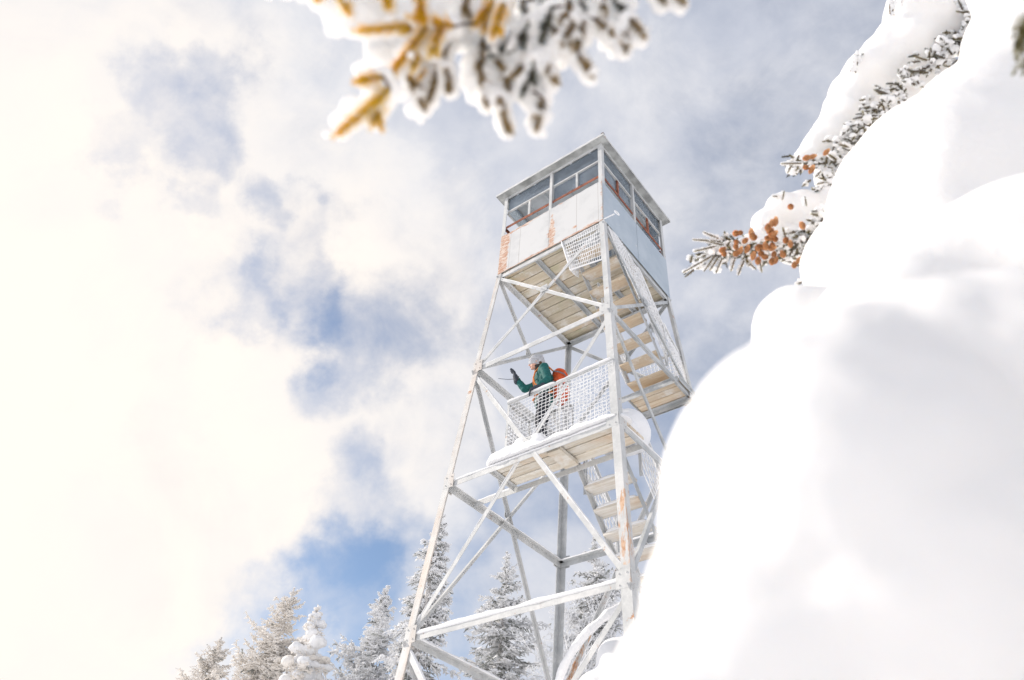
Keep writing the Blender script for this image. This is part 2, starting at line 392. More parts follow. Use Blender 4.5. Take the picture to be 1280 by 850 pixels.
for fi, f in enumerate(FACES):
    A, B = node(f[0], 0), node(f[1], 0); al = (B-A).normalized(); inn = inward(f); W = 2*HC
    def P(t, z, off): return A+al*t+inn*off+Vector((0,0,z))
    wm = [M['wall'], M['wall_shade'], M['wall_shade'], M['wall']][fi]
    for k, (t0, t1) in enumerate(((.012, W/2-.004), (W/2+.004, W-.012))):
        mb = MB(); n = 24                          # sheet panel with a ragged top edge
        top = []
        for i in range(n+1):
            t = t0+(t1-t0)*i/n; zt = SILL + (.0 if fi else .05*(t/W)) + (.018*noise.noise(Vector((t*9, fi*4, 0)))+.012*noise.noise(Vector((t*31, fi, 2))) if fi == 0 else 0)
            top.append((t, zt))
        off = -.004-.002*k
        for i, (t, zt) in enumerate(top):
            for o3 in (off-.003, off+.003): mb.v += [P(t, -.02, o3), P(t, zt, o3)]
        for i in range(n):
            a = i*4; b = a+4
            mb.f += [(a, b, b+1, a+1), (a+2, a+3, b+3, b+2), (a+1, b+1, b+3, a+3), (a, a+2, b+2, b)]; mb.mi += [0]*4
        mb.f += [(0,1,3,2), (n*4, n*4+2, n*4+3, n*4+1)]; mb.mi += [0]*2
        for t in (t0+.03, t1-.03):
            for j in range(9): mb.ball(P(t, .05+j*.105, off-.004), .006)
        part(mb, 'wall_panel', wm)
    mb = MB(); mb.box(P(W/2, (CH+.04)/2, .03), (.055,.055,CH-.04)); part(mb, 'window_post', M['steel'])
    mb = MB(); mb.angle(P(.02, SILL, .02), P(W-.02, SILL, .02), (0,0,-1), inn, .04, .006); part(mb, 'window_sill', M['steel_shade'])
    mb = MB(); mb.angle(P(.02, CH, .015), P(W-.02, CH, .015), (0,0,-1), inn, .05, .006); part(mb, 'top_plate', M['steel'])
    for k, (t0, t1) in enumerate(((.07, W/2-.03), (W/2+.03, W-.07))):
        mb = MB(); mb.angle(P(t0, 1.23, .026), P(t1, 1.23, .026), (0,0,-1), inn, .06, .006, .03); wf = part(mb, 'window_rail', M['rust'])
        mb = MB(); mb.box(P((t0+t1)/2, 1.655, .045), tuple(abs(v) for v in (al*(t1-t0)+inn*.03+Vector((0,0,.03))))); part(mb, 'glazing_bar', M['steel'])
        mb = MB(); mb.box(P((t0+t1)/2+.02, 1.435, .045), tuple(abs(v) for v in (al*.04+inn*.03+Vector((0,0,.405))))); part(mb, 'mullion', M['steel'] if fi in (0,3) else M['rust'], wf)
        mb = MB(); mb.box(P((t0+t1)/2, 1.86, .05), tuple(abs(v) for v in (al*(t1-t0)+inn*.004+Vector((0,0,.38))))); part(mb, 'window_pane', M['glass'])
        if (fi, k) in ((0,1), (1,0), (2,1)):
            mb = MB(); mb.box(P((t0+t1)/2, 1.435, .064), tuple(abs(v) for v in (al*(t1-t0)+inn*.004+Vector((0,0,.40))))); part(mb, 'window_pane', M['glass'])
E0 = 1.182
mb = MB(); n = 16
mb.add([Vector((-E0,-E0,CH+.01)), Vector((E0,-E0,CH+.01)), Vector((E0,E0,CH+.01)), Vector((-E0,E0,CH+.01)),
        Vector((-E0,-E0,CH+.04)), Vector((E0,-E0,CH+.04)), Vector((E0,E0,CH+.04)), Vector((-E0,E0,CH+.04)), Vector((0,0,CH+.4))],
       [(3,2,1,0),(0,1,5,4),(1,2,6,5),(2,3,7,6),(3,0,4,7),(4,5,8),(5,6,8),(6,7,8),(7,4,8)])
roof = part(mb, 'roof', M['soffit'])
mb = MB(); mb.box((0,0,CH+.002), (2*HC-.03, 2*HC-.03, .012)); part(mb, 'ceiling', M['ceiling'], roof)
mb = MB()
for x in (-.8,-.4,0,.4,.8): mb.box((x, 0, CH-.022), (.04, 2*HC-.05, .035))
part(mb, 'rafter', M['ceiling'], roof)
mb = MB()
for a, b in (((-1,-1),(1,-1)), ((1,-1),(1,1)), ((1,1),(-1,1)), ((-1,1),(-1,-1))):
    p = Vector((a[0]*(E0+.004), a[1]*(E0+.004), CH+.05)); q = Vector((b[0]*(E0+.004), b[1]*(E0+.004), CH+.05)); m = ((p+q)/2)
    nn = Vector((-(a[0]+b[0]), -(a[1]+b[1]), 0)).normalized()
    mb.angle(p+nn*-.003, q+nn*-.003, (0,0,-1), nn, .05, .004, .05)
part(mb, 'eave_trim', M['steel'], roof)
mb = MB(); gx = 26
def rz(x, y): return CH+.045+.35*(1-max(abs(x), abs(y))/E0)
def snowtop(x, y):
    e = min(1, (E0-max(abs(x), abs(y)))/.1); return rz(x, y)+.02+.10*math.sqrt(max(0, e))*(1+.4*noise.noise(Vector((x*2, y*2, 1))))
g = [[Vector((-E0+2*E0*i/gx, -E0+2*E0*j/gx, 0)) for j in range(gx+1)] for i in range(gx+1)]
for i in range(gx+1):
    for j in range(gx+1):
        v = g[i][j]; k = 1+.012*noise.noise(Vector((v.x*5, v.y*5, 9))); mb.v.append(Vector((v.x*k, v.y*k, snowtop(v.x, v.y))))
for i in range(gx):
    for j in range(gx):
        a = i*(gx+1)+j; mb.f.append((a, a+gx+1, a+gx+2, a+1)); mb.mi.append(0)
bnd = [(i,0) for i in range(gx)]+[(gx,j) for j in range(gx)]+[(i,gx) for i in range(gx,0,-1)]+[(0,j) for j in range(gx,0,-1)]
b0 = len(mb.v)
for i, j in bnd: v = g[i][j]; mb.v.append(Vector((v.x, v.y, rz(v.x, v.y)-.001)))
for k in range(len(bnd)):
    a = bnd[k][0]*(gx+1)+bnd[k][1]; k2 = (k+1) % len(bnd); b = bnd[k2][0]*(gx+1)+bnd[k2][1]
    mb.f.append((b0+k, b0+k2, b, a)); mb.mi.append(0)
part(mb, 'roof_snow', M['snow'], roof, True)
mb = MB(); mb.box((E0-.02, -E0+.02, CH+.05), (.05,.05,.06)); part(mb, 'corner_cap', M['bark'], roof)
# little hoop on a rod at the near corner
mb = MB(); mb.tube([(1.07,-1.06,0), (1.16,-1.055,.0), (1.255,-1.05,0)], .011, 6)
u = RI; v = UP
Minv = Matrix.Rotation(R(45), 3, 'Z'); hu, hv = Minv @ Vector((.8,.5,.1)).normalized(), Minv @ Vector((-.25,.1,.95)).normalized()
ctr = Vector((1.30,-1.045,0)); mb.tube([ctr+(hu*math.cos(a)+hv*math.sin(a))*.048 for a in [2*math.pi*i/16 for i in range(17)]], .008, 6)
part(mb, 'hoop_bracket', M['rime'])

# wire mesh panel covered in rime
def mesh_panel(name, c00, c10, c11, c01, cell, r, frost, seed, parent=None, fill=0.0, tall=1.0):
    rn = random.Random(seed); c00, c10, c11, c01 = map(Vector, (c00, c10, c11, c01))
    nu = max(2, round(max((c10-c00).length, (c11-c01).length)/cell)); nv = max(2, round(max((c01-c00).length, (c11-c10).length)/(cell*tall)))
    def Q(i, j): a, b = i/nu, j/nv; return (c00*(1-a)+c10*a)*(1-b)+(c01*(1-a)+c11*a)*b
    nrm = (c10-c00).cross(c01-c00).normalized(); g = {}
    for i in range(nu+1):
        for j in range(nv+1): g[i, j] = Q(i, j)+nrm*(.022*noise.noise(Q(i, j)*2.2)+rn.uniform(-.004,.004))+(c10-c00).normalized()*rn.uniform(-.006,.006)+Vector((0,0,rn.uniform(-.006,.006)-.012*math.sin(math.pi*i/nu)))
    mb = MB()
    def th(p): return r*(1+.35*rn.uniform(-1,1)+frost*max(0, .5+1.3*noise.noise(p*2.5)))
    for i in range(nu+1):
        for j in range(nv+1):
            p = g[i, j]
            if i < nu: q = g[i+1, j]; mb.rod(p, q, th(p), th(q))
            if j < nv: q = g[i, j+1]; mb.rod(p, q, th(p)*.8, th(q)*.8)
            if fill and i < nu and j < nv and rn.random() < fill*(.5+1.4*(.5+noise.noise(p*1.9+Vector((seed, 0, 0))))):
                c = (p+g[i+1, j+1])/2
                for _ in range(5):
                    a = c+(c10-c00).normalized()*rn.uniform(-.5,.5)*cell+Vector((0,0,rn.uniform(-.5,.5)*cell))
                    b = a+Vector((rn.uniform(-1,1), rn.uniform(-1,1), rn.uniform(-.6,1)))*cell*.45
                    mb.rod(a, b, r*1.3, r*.5)
    return part(mb, name, M['rime'], parent)

# platform at level 2 -----------------------------------------------
Z2, Z1, Z3 = LV[2], LV[1], LV[3]
mb = MB(); rn = random.Random(12)
ys = [-1.335, -1.145, -.965, -.79]
for i in range(3): mb.box((.37, (ys[i]+ys[i+1])/2, Z2+.022+.004*i), (2.02, ys[i+1]-ys[i]-.022, .036))
plat = part(mb, 'platform_deck', M['deck'])
mb = MB(); mb.angle((-1.36,-.775,Z2), (1.36,-.775,Z2), (0,0,-1), (0,1,0), .08, .008, .07); ib = part(mb, 'horizontal_beam', M['steel'])
snow_strip((-1.33,-.735,Z2+.0), (-.68,-.735,Z2+.0), .075, .05, rnd, ib)
mb = MB(); mb.angle((-.63,-1.33,Z2-.004), (-.63,-.79,Z2-.004), (0,0,-1), (1,0,0), .06, .008); part(mb, 'deck_support', M['steel'], plat)
mb = MB(); mb.angle((1.36,-1.33,Z2-.004), (1.36,-.79,Z2-.004), (0,0,-1), (-1,0,0), .06, .008); part(mb, 'deck_support', M['steel'], plat)
mb = MB(); mb.box((.37,-1.085,Z2-.045), (.20,.42,.055)); part(mb, 'repair_board', M['deck'], plat)
# landing at level 1
def landing(z, x0=.33, x1=1.23, y0=.70, y1=1.28, mat='tread'):
    mb = MB(); n = 4; w = (y1-y0)/n
    for i in range(n): mb.box(((x0+x1)/2, y0+w*(i+.5), z+.03), (x1-x0-.02, w-.012, .036))
    ld = part(mb, 'landing_deck', M[mat])
    mb = MB(); mb.angle((x0-.1,y0,z+.05), (x1,y0,z+.05), (0,0,-1), (0,-1,0), .095, .008, .03); mb.angle((x0,y1,z+.05), (x1+.02,y1,z+.05), (0,0,-1), (0,1,0), .095, .008, .03)
    mb.angle((x0-.004,y0+.01,z+.05), (x0-.004,y1-.01,z+.05), (0,0,-1), (-1,0,0), .07, .008, .03); mb.angle((x1+.004,y0+.01,z+.05), (x1+.004,y1-.01,z+.05), (0,0,-1), (1,0,0), .07, .008, .03)
    part(mb, 'landing_frame', M['steel_shade'], ld)
    mb = MB(); mb.rod((x0,y1+.02,z), (-half(z)+.1,y1+.02,z), .03); part(mb, 'landing_bearer', M['steel_shade'], ld)
    return ld
landing(Z1)
landing(Z3, y1=1.4, mat='treadpale')
SL = 1.09
def flight(y0, z0, y1, xs, treadmat, seed, rise=.235, snow=0):
    """stair rising from (y1, low) to (y0, z0)"""
    rn = random.Random(seed); x0, x1 = xs; z1 = z0-(y1-y0)*SL
    mb = MB(); n = int((z0-z1)/rise)
    st = None
    for k, (x, a) in enumerate(((x0, 1), (x1, -1))):
        m2 = MB(); m2.angle((x,y0,z0+.06), (x,y1,z1+.06), (0,-.5,-.7), (a,0,0), .095, .007, .035)
        st = part(m2, 'stringer', M['steel'] if k == 0 else M['steel_shade'])
    for i in range(1, n+1):
        z = z0-i*rise; y = y0+(z0-z)/SL
        m2 = MB(); m2.box(((x0+x1)/2, y+.02, z), (x1-x0-.02, .215, .034)); tr = part(m2, 'tread', M[treadmat])
        m2 = MB(); m2.angle((x0+.01,y+.13,z+.02), (x1-.01,y+.13,z+.02), (0,0,-1), (0,-1,0), .04, .005); part(m2, 'tread_nosing', M['steel_shade'], tr)
        if snow:
            m2 = MB(); h = snow*(.6+rn.random()*.8); nx = 14
            for a in range(nx+1):
                t = a/nx; e = math.sqrt(max(0, 1-(2*t-1)**6))*.9+.1; k = 1+.5*noise.noise(Vector((t*3, seed, i)))
                for b, hh in ((-.5,0), (-.46,.6), (-.2,.95), (.12,1), (.42,.6), (.5,0)):
                    m2.v.append(Vector((x0+.02+(x1-x0-.04)*t, y+.02+b*.23*(.8+.2*e), z+.018+hh*h*e*k)))
            for a in range(nx):
                for b in range(5): q = a*6+b; m2.f.append((q, q+6, q+7, q+1)); m2.mi.append(0)
                q = a*6; m2.f.append((q+5, q+11, q+6, q)); m2.mi.append(0)
            part(m2, 'tread_snow', M['snow'], tr, True)
    return z1
xs = (.37, 1.04)
flight(-1.0, -.02, .74, xs, 'tread', 4, snow=.0)
flight(-.74, Z2, 1.15, xs, 'treadpale', 5, snow=.055)
flight(-1.0, Z3+2.06, 0.0, xs, 'tread', 6, snow=0) if False else None
def hand(pts, name='handrail', r=.017, snow=.02):
    mb = MB(); mb.tube(pts, r, 6); o = part(mb, name, M['steel'])
    for a, b in zip(pts[:-1], pts[1:]):
        if (Vector(a)-Vector(b)).length > .3: snow_strip(a, b, .035+snow, snow, rnd, o, Vector((0,0,r*.7)), amp=.8, mat='rime')
    return o
def side_rail(y0, z0, y1, x, seed, frost, fill, h=.85, cell=.07, r=.0045):
    z1 = z0-(y1-y0)*SL
    hand([(x,y0,z0+h), (x,y1,z1+h)])
    for t in (0, .5, 1):
        y = y0+(y1-y0)*t; z = z0+(z1-z0)*t; mb = MB(); mb.angle((x,y,z), (x,y,z+h), (0,1,0), (-1,0,0), .035, .005); part(mb, 'rail_post', M['steel_shade'])
    mesh_panel('railing_mesh', (x,y0,z0+.08), (x,y1,z1+.08), (x,y1,z1+h), (x,y0,z0+h), cell, r, frost, seed, fill=fill)
side_rail(-.1, -.02-.9*SL, .66, 1.09, 21, .8, .35, h=.72)
# mesh on the upper half of the outer side, below the cabin floor
mesh_panel('railing_mesh', (1.085,-.98,-.12), (1.085,-.12,-1.02), (1.085,-.12,-.32), (1.085,-.72,-.06), .07, .0045, .8, 22, fill=.35)
mesh_panel('railing_mesh', (.33,.0,-1.05), (.33,.68,-1.85), (.33,.68,-1.0), (.33,.0,-.25), .07, .0045, .8, 23, fill=.2)
hand([(.33,-.1,-.2), (.33,.68,-1.0)])
# hanging mesh on the outer face by the hatch
mesh_panel('hatch_mesh', (.44,-1.06,-.78), (1.03,-1.06,-.90), (1.0,-1.06,-.06), (.27,-1.06,-.02), .040, .0048, .7, 24, tall=2.3)
mesh_panel('hatch_mesh', (.42,-1.04,-.76), (.30,-.62,-.5), (.28,-.62,-.03), (.27,-1.04,-.03), .045, .0055, 1.4, 25, fill=.3, tall=2)
mb = MB(); mb.tube([(.26,-1.065,-.02), (.44,-1.065,-.80), (1.04,-1.065,-.92)], .013, 6); part(mb, 'mesh_frame', M['rime'])
# landing guards
mesh_panel('railing_mesh', (1.17,.72,Z1+.08), (1.19,1.20,Z1+.08), (1.10,1.12,Z1+.8), (1.10,.60,Z1+1.15), .07, .0045, .9, 26, fill=.35)
hand([(1.10,.60,Z1+1.15), (1.10,1.12,Z1+.8)])
mesh_panel('railing_mesh', (.36,1.20,Z1+.08), (1.14,1.20,Z1+.08), (1.10,1.12,Z1+.9), (.36,1.12,Z1+.9), .07, .0045, .8, 27, fill=.25)
hand([(.36,1.12,Z1+.92), (1.10,1.12,Z1+.92)])
# lower flight guards
side_rail(-.5, Z2-.24*SL, 1.0, 1.16, 31, .3, 0, cell=.115, r=.0065)
side_rail(-.5, Z2-.24*SL, 1.0, .33, 32, .3, 0, cell=.115, r=.0065, h=.8)
# platform guard facing the photographer
YR = -1.30
hand([(-.42,YR,Z2+1.0), (.4,YR,Z2+.99), (1.28,YR,Z2+1.0)], snow=.035, r=.02)
hand([(-.42,YR+.02,Z2+.99), (-.42,-.8,Z2+.99)], snow=.02)
mesh_panel('railing_mesh', (-.42,YR,Z2+.05), (.42,YR,Z2+.05), (.42,YR,Z2+.98), (-.42,YR,Z2+.98), .060, .0040, .35, 41, fill=.06)
mesh_panel('railing_mesh', (.42,YR,Z2+.05), (1.28,YR,Z2+.05), (1.28,YR,Z2+.98), (.42,YR,Z2+.98), .058, .0045, 1.1, 42, fill=.75)
mesh_panel('railing_mesh', (-.42,YR+.03,Z2+.05), (-.42,-.8,Z2+.05), (-.42,-.8,Z2+.97), (-.42,YR+.03,Z2+.97), .062, .0055, 1.2, 43, fill=.6)
mesh_panel('railing_mesh', (.30,-.80,Z2+.05), (-.40,-.80,Z2+.05), (-.40,-.80,Z2+.97), (.30,-.80,Z2+.97), .062, .0055, 1.0, 44, fill=.5)
hand([(-.42,-.8,Z2+.99), (.3,-.8,Z2+.99)])
for x, y in ((-.42,YR), (.42,YR+.02), (1.28,YR), (-.42,-.8), (.3,-.8)):
    mb = MB(); mb.angle((x,y,Z2+.04), (x,y,Z2+1.0), (0,1,0), (1,0,0), .035, .005); part(mb, 'rail_post', M['steel'])

# snow lying on the platform: things of their own -----------------------
TW = Matrix.Translation(TZ) @ Matrix.Rotation(R(-45), 4, 'Z')
def TL(x, y, z): return TW @ Vector((x, y, z))
def heap(name, blobs, label, vox=.018, amp=.02, mat='snow', group=None):
    mb = MB(); c0 = TL(*blobs[0][:3])
    for x, y, z, r, sx, sy, sz in blobs:
        mb.ball(TL(x, y, z)-c0, r, sc=(1,1,1), sub=3, M=Matrix.Rotation(R(-45), 3, 'Z') @ Matrix.Diagonal((sx, sy, sz)))
    o = fuse(mb, name, M[mat], None, vox, 9, lambda p, n: amp*noise.noise(p*5+Vector((3,1,7)))+amp*.35*noise.noise(p*17))
    for v in o.data.vertices: v.co.z = max(v.co.z, H+Z2+.042-c0.z)
    o.location = c0; return tag(o, label, 'snow', group)
heap('snow_mound', [(1.08,-.66,Z2+.32,.30,1,1,1.05),(.98,-.80,Z2+.2,.26,1.1,1,.9),(1.12,-.9,Z2+.16,.22,1,1.1,.8)], 'big rounded mound of snow on the right end of the platform beside the near leg')
hb = []
rn = random.Random(77)
for i in range(16):
    t = i/15; x = -.50+t*1.74; h = (.30 if x < .15 else .17)*(.75+.5*rn.random())
    if x < -.45: h *= .6
    hb.append((x, -1.27+.03*rn.random(), Z2+.03, 1, .21, .16 if x > -.55 else .13, h))
for i in range(8): hb.append((-.45+i*.1, -1.0, Z2+.05, 1, .12, .18, .14+.07*rn.random()))
heap('snow_drift', hb, 'long white snow drift along the platform edge under the mesh railing', .014, .02)

# ------------------------------------------------------------------ person
def pm(name, col, rough=.7, bump=.3, var=.2, scale=30): return plain(name, col, rough, var, scale, bump)
M['jacket'] = pm('green_jacket', (.012,.115,.108)); M['skin'] = pm('skin', (.62,.36,.27), .5, .05, .06)
M['beanie'] = pm('grey_knit', (.52,.53,.56), .95, .6); M['glove'] = pm('dark_glove', (.045,.055,.075), .7, .4)
M['trousers'] = pm('black_trousers', (.03,.033,.045)); M['gaiter'] = pm('dark_gaiter', (.045,.045,.04), .9)
M['orange'] = pm('orange_fabric', (.66,.10,.025), .6, .3); M['strap'] = pm('orange_strap', (.70,.22,.06)); M['grey_strap'] = pm('grey_strap', (.20,.22,.25))
M['boot'] = pm('dark_boot', (.05,.04,.035)); M['hair'] = pm('brown_hair', (.10,.06,.035), .8); M['eye'] = pm('eye', (.02,.015,.012), .3)
M['lips'] = pm('lips', (.45,.18,.14), .5)
PP = TL(.0, -1.02, Z2+.16)
P_ = empty('person', PP, R(168)); P_.scale = (.95,)*3
tag(P_, 'person in green jacket and grey beanie at the mesh railing with one gloved hand raised', 'person')
sh_l, el_l, wr_l = (.01,.19,1.41), (-.05,.27,1.13), (.10,.28,.96)
sh_r, el_r, wr_r = (.05,-.18,1.42), (.32,-.22,1.33), (.47,-.21,1.56)
hip_l, kn_l, an_l = (0,.095,.93), (.04,.11,.50), (-.02,.12,.09)
hip_r, kn_r, an_r = (0,-.095,.93), (.05,-.12,.50), (.10,-.13,.09)
HD = Vector((.145,0,1.655)); hp = R(-8)
def hd(x, y, z):                                 # head-local to body
    c, s = math.cos(hp), math.sin(hp); return HD+Vector((x*c+z*s*-1, y, x*s*1+z*c))
mb = MB()
for a, b, r1, r2 in ((hip_l,kn_l,.078,.052),(kn_l,an_l,.05,.036),(hip_r,kn_r,.078,.052),(kn_r,an_r,.05,.036),
        (sh_l,el_l,.045,.036),(el_l,wr_l,.036,.027),(sh_r,el_r,.045,.036),(el_r,wr_r,.036,.027),
        ((0,0,.95),(.0,0,1.12),.12,.105),((0,0,1.12),(.02,0,1.36),.105,.12),((.02,.05,1.38),sh_l,.09,.06),((.02,-.05,1.38),sh_r,.09,.06),
        ((.03,0,1.42),(.08,0,1.56),.06,.052),(an_l,(.10,.12,.04),.035,.03),(an_r,(.22,-.13,.04),.035,.03)):
    mb.capsule(a, b, r1, r2)
mb.ball(hd(-.005,0,.03), 1, sc=(.100,.078,.098), sub=3)              # skull
mb.ball(hd(.03,0,-.045), 1, sc=(.062,.056,.062), sub=3)              # jaw
mb.capsule(hd(.075,0,-.095), hd(.07,0,-.08), .020, .022)            # chin
mb.capsule(hd(.092,0,.015), hd(.112,0,-.022), .010, .013)           # nose
mb.capsule(hd(.088,.028,.032), hd(.088,-.028,.032), .012, .012)     # brow
mb.capsule(hd(.088,.014,-.052), hd(.088,-.014,-.052), .010, .010)   # mouth area
for s in (1, -1): mb.ball(hd(-.005,s*.078,-.008), 1, sc=(.016,.010,.028), sub=2)
body = fuse(mb, 'body', M['skin'], P_, .008, 3)
mb = MB(); [mb.ball(hd(.089,s*.030,.012), 1, sc=(.006,.013,.006), sub=2) for s in (1,-1)]; mb.build('eyes', M['eye'], body, True)
mb = MB(); mb.ball(hd(.098,0,-.055), 1, sc=(.005,.020,.006), sub=2); mb.build('mouth', M['lips'], body, True)
mb = MB(); [mb.capsule(hd(.094,s*.018,.030), hd(.088,s*.042,.030), .004, .003, 8) for s in (1,-1)]; mb.build('eyebrows', M['hair'], body, True)
mb = MB(); mb.capsule(hd(-.06,.045,-.03), hd(-.075,-.045,-.03), .035, .035); mb.ball(hd(-.03,.075,-.005), .018, sub=2); mb.ball(hd(-.03,-.075,-.005), .018, sub=2)
fuse(mb, 'hair', M['hair'], P_, .008, 2)
mb = MB(); mb.ball(hd(-.012,0,.055), 1, sc=(.112,.094,.092), sub=3); mb.ball(hd(-.055,0,.095), 1, sc=(.075,.07,.06), sub=3); mb.capsule(hd(.02,0,.035), hd(-.045,0,.015), .094, .094)
bn = fuse(mb, 'beanie', M['beanie'], P_, .008, 3, lambda p, n: .002*math.sin(math.atan2(p.y, p.x-.1)*40))
mb = MB(); mb.tube([hd(.0+.103*math.cos(a),.098*math.sin(a),.030+.012*math.cos(a)) for a in [2*math.pi*i/28 for i in range(29)]], .013, 8); mb.build('beanie_cuff', M['beanie'], bn, True)
mb = MB(); mb.capsule((.04,0,1.46), (.095,0,1.565), .078, .066); mb.ball((.11,0,1.575), 1, sc=(.075,.066,.035), sub=3)
fuse(mb, 'neck_gaiter', M['gaiter'], P_, .008, 2, lambda p, n: .004*math.sin(p.z*150+3*p.x*20))
mb = MB()
for a, b, r1, r2 in ((sh_l,el_l,.072,.058),(el_l,(.055,.277,1.01),.058,.048),(sh_r,el_r,.072,.058),(el_r,(.45,-.212,1.52),.058,.046),
        ((0,0,.90),(.0,0,1.10),.150,.145),((0,0,1.10),(.03,0,1.36),.145,.135),((.02,.05,1.38),sh_l,.12,.078),((.02,-.05,1.38),sh_r,.12,.078),((.03,0,1.40),(.05,0,1.47),.10,.075),
        ((.0,.06,.90),(0,.06,1.3),.125,.125),((0,-.06,.90),(0,-.06,1.3),.125,.125)):
    mb.capsule(a, b, r1, r2)
jk = fuse(mb, 'jacket', M['jacket'], P_, .011, 3, lambda p, n: .010*noise.noise(p*9)+.006*noise.noise(p*22))
mb = MB(); mb.tube([(.135,.0,.86), (.16,0,1.1), (.158,0,1.3), (.125,0,1.45)], .006, 6); mb.build('zip', M['grey_strap'], jk)
mb = MB()
for a, b, r1, r2 in ((hip_l,kn_l,.105,.075),(kn_l,an_l,.075,.062),(hip_r,kn_r,.105,.075),(kn_r,an_r,.075,.062),((0,0,.88),(0,0,.98),.135,.13),((0,.06,.9),(0,-.06,.9),.11,.11)):
    mb.capsule(a, b, r1, r2)
fuse(mb, 'trousers', M['trousers'], P_, .011, 3, lambda p, n: .010*noise.noise(p*8)+.005*noise.noise(p*20))
for an, dx in ((an_l, .13), (an_r, .13)):
    mb = MB(); mb.capsule((an[0]-.02,an[1],.02+.03), (an[0]+dx,an[1],.045), .045, .04); mb.capsule((an[0],an[1],.05), (an[0],an[1],.20), .05, .055)
    fuse(mb, 'boot', M['boot'], P_, .009, 2)
def glove(wr, pa, side, palmn, curl, name='glove'):
    """hand: wr wrist, pa unit palm axis, side thumb-side unit vector, palmn palm normal"""
    mb = MB(); wr, pa, side, pn = map(Vector, (wr, pa, side, palmn))
    mb.capsule(wr-pa*.09, wr+pa*.02, .052, .040)
    for k in (-.03,-.01,.01,.03): mb.capsule(wr+pa*.02+side*k*.8, wr+pa*.085+side*k, .022, .019)
    for k, ln in zip((.036,.012,-.012,-.035), (.078,.086,.080,.062)):
        p = wr+pa*.085+side*k; a = .25; d = pa.copy()
        for j, fr in enumerate((.45,.32,.25)):
            ang = curl*(j+1)*.55; d = (pa*math.cos(ang)+pn*math.sin(ang)).normalized(); q = p+(d+side*k*3)*ln*fr
            mb.capsule(p, q, .0125-.001*j, .0118-.001*j, 10); p = q
    p = wr+pa*.03+side*.035
    for d, l in (((side*.8+pa*.5+pn*.3), .045), ((side*.35+pa*.85+pn*.4), .035)):
        q = p+d.normalized()*l; mb.capsule(p, q, .016, .0135, 10); p = q
    return fuse(mb, name, M['glove'], P_, .0065, 1)
g1 = glove(wr_r, Vector((.30,.0,.95)).normalized(), Vector((-.1,.99,.03)).normalized(), Vector((.95,.1,-.30)).normalized(), .55)
g2 = glove(wr_l, Vector((.85,.05,-.48)).normalized(), Vector((.1,-.98,.0)).normalized(), Vector((-.45,0,-.87)).normalized(), .8)
mb = MB(); mb.capsule(Vector(wr_r)+Vector((-.03,.03,-.02)), Vector(wr_r)+Vector((-.055,.045,-.02)), .006, .006, 8); mb.capsule(Vector(wr_r)+Vector((-.02,.03,-.07)), Vector(wr_r)+Vector((-.06,.06,-.08)), .005, .007, 8); mb.build('buckle', M['eye'], g1)
# slim stick held under the raised hand
mb = MB(); mb.tube([(.46,-.2,1.45), (.56,-.2,1.44), (.70,-.2,1.46)], [.005,.005,.004], 6)
st = mb.build('stick', M['grey_strap']); st.location = PP; st.rotation_euler = (0,0,R(168)); tag(st, 'thin dark stick poking out from the raised forearm', 'stick')
# backpack, worn but a thing of its own
B_ = empty('backpack', PP, R(168)); B_.scale = (.95,)*3; tag(B_, 'bright orange backpack on the back of the person at the railing', 'backpack')
mb = MB()
for c, s in (((-.205,0,1.20),(.115,.15,.22)), ((-.215,0,1.04),(.115,.145,.16)), ((-.20,0,1.36),(.10,.13,.10))): mb.ball(c, 1, sc=s, sub=3)
bp = fuse(mb, 'pack_body', M['orange'], B_, .011, 3, lambda p, n: .012*noise.noise(p*8)+.006*noise.noise(p*20))
mb = MB(); mb.ball((-.215,0,1.43), 1, sc=(.115,.14,.055), sub=3); fuse(mb, 'top_lid', M['orange'], B_, .011, 2, lambda p, n: .012*noise.noise(p*11))
mb = MB(); mb.ball((-.31,0,1.10), 1, sc=(.055,.11,.14), sub=3); fuse(mb, 'front_pocket', M['orange'], B_, .011, 2, lambda p, n: .008*noise.noise(p*11))
for z in (1.16, 1.36): mb = MB(); mb.tube([(-.12,.155,z+.02), (-.20,.16,z), (-.28,.125,z-.01), (-.33,.03,z-.02)], .010, 6); mb.build('compression_strap', M['grey_strap'], B_)
for s in (1, -1):
    mb = MB(); pts = [(-.12,s*.10,1.42), (-.03,s*.125,1.505), (.08,s*.12,1.485), (.145,s*.115,1.40), (.168,s*.11,1.28), (.14,s*.15,1.14), (.03,s*.185,1.05), (-.12,s*.14,1.0)]
    for i in range(len(pts)-1):
        mb.capsule(pts[i], pts[i+1], .0135, .0135, 10)
    fuse(mb, 'shoulder_strap', M['strap'], B_, .008, 1)
mb = MB(); mb.tube([(.17,.11,1.30), (.18,0,1.29), (.17,-.11,1.30)], .010, 6); mb.build('chest_strap', M['strap'], B_)
mb = MB(); mb.tube([(-.12,.15,.98), (0,.165,.96), (.12,.12,.95), (.165,0,.95), (.12,-.12,.95), (0,-.165,.96), (-.12,-.15,.98)], .016, 6); mb.build('hip_belt', M['strap'], B_)

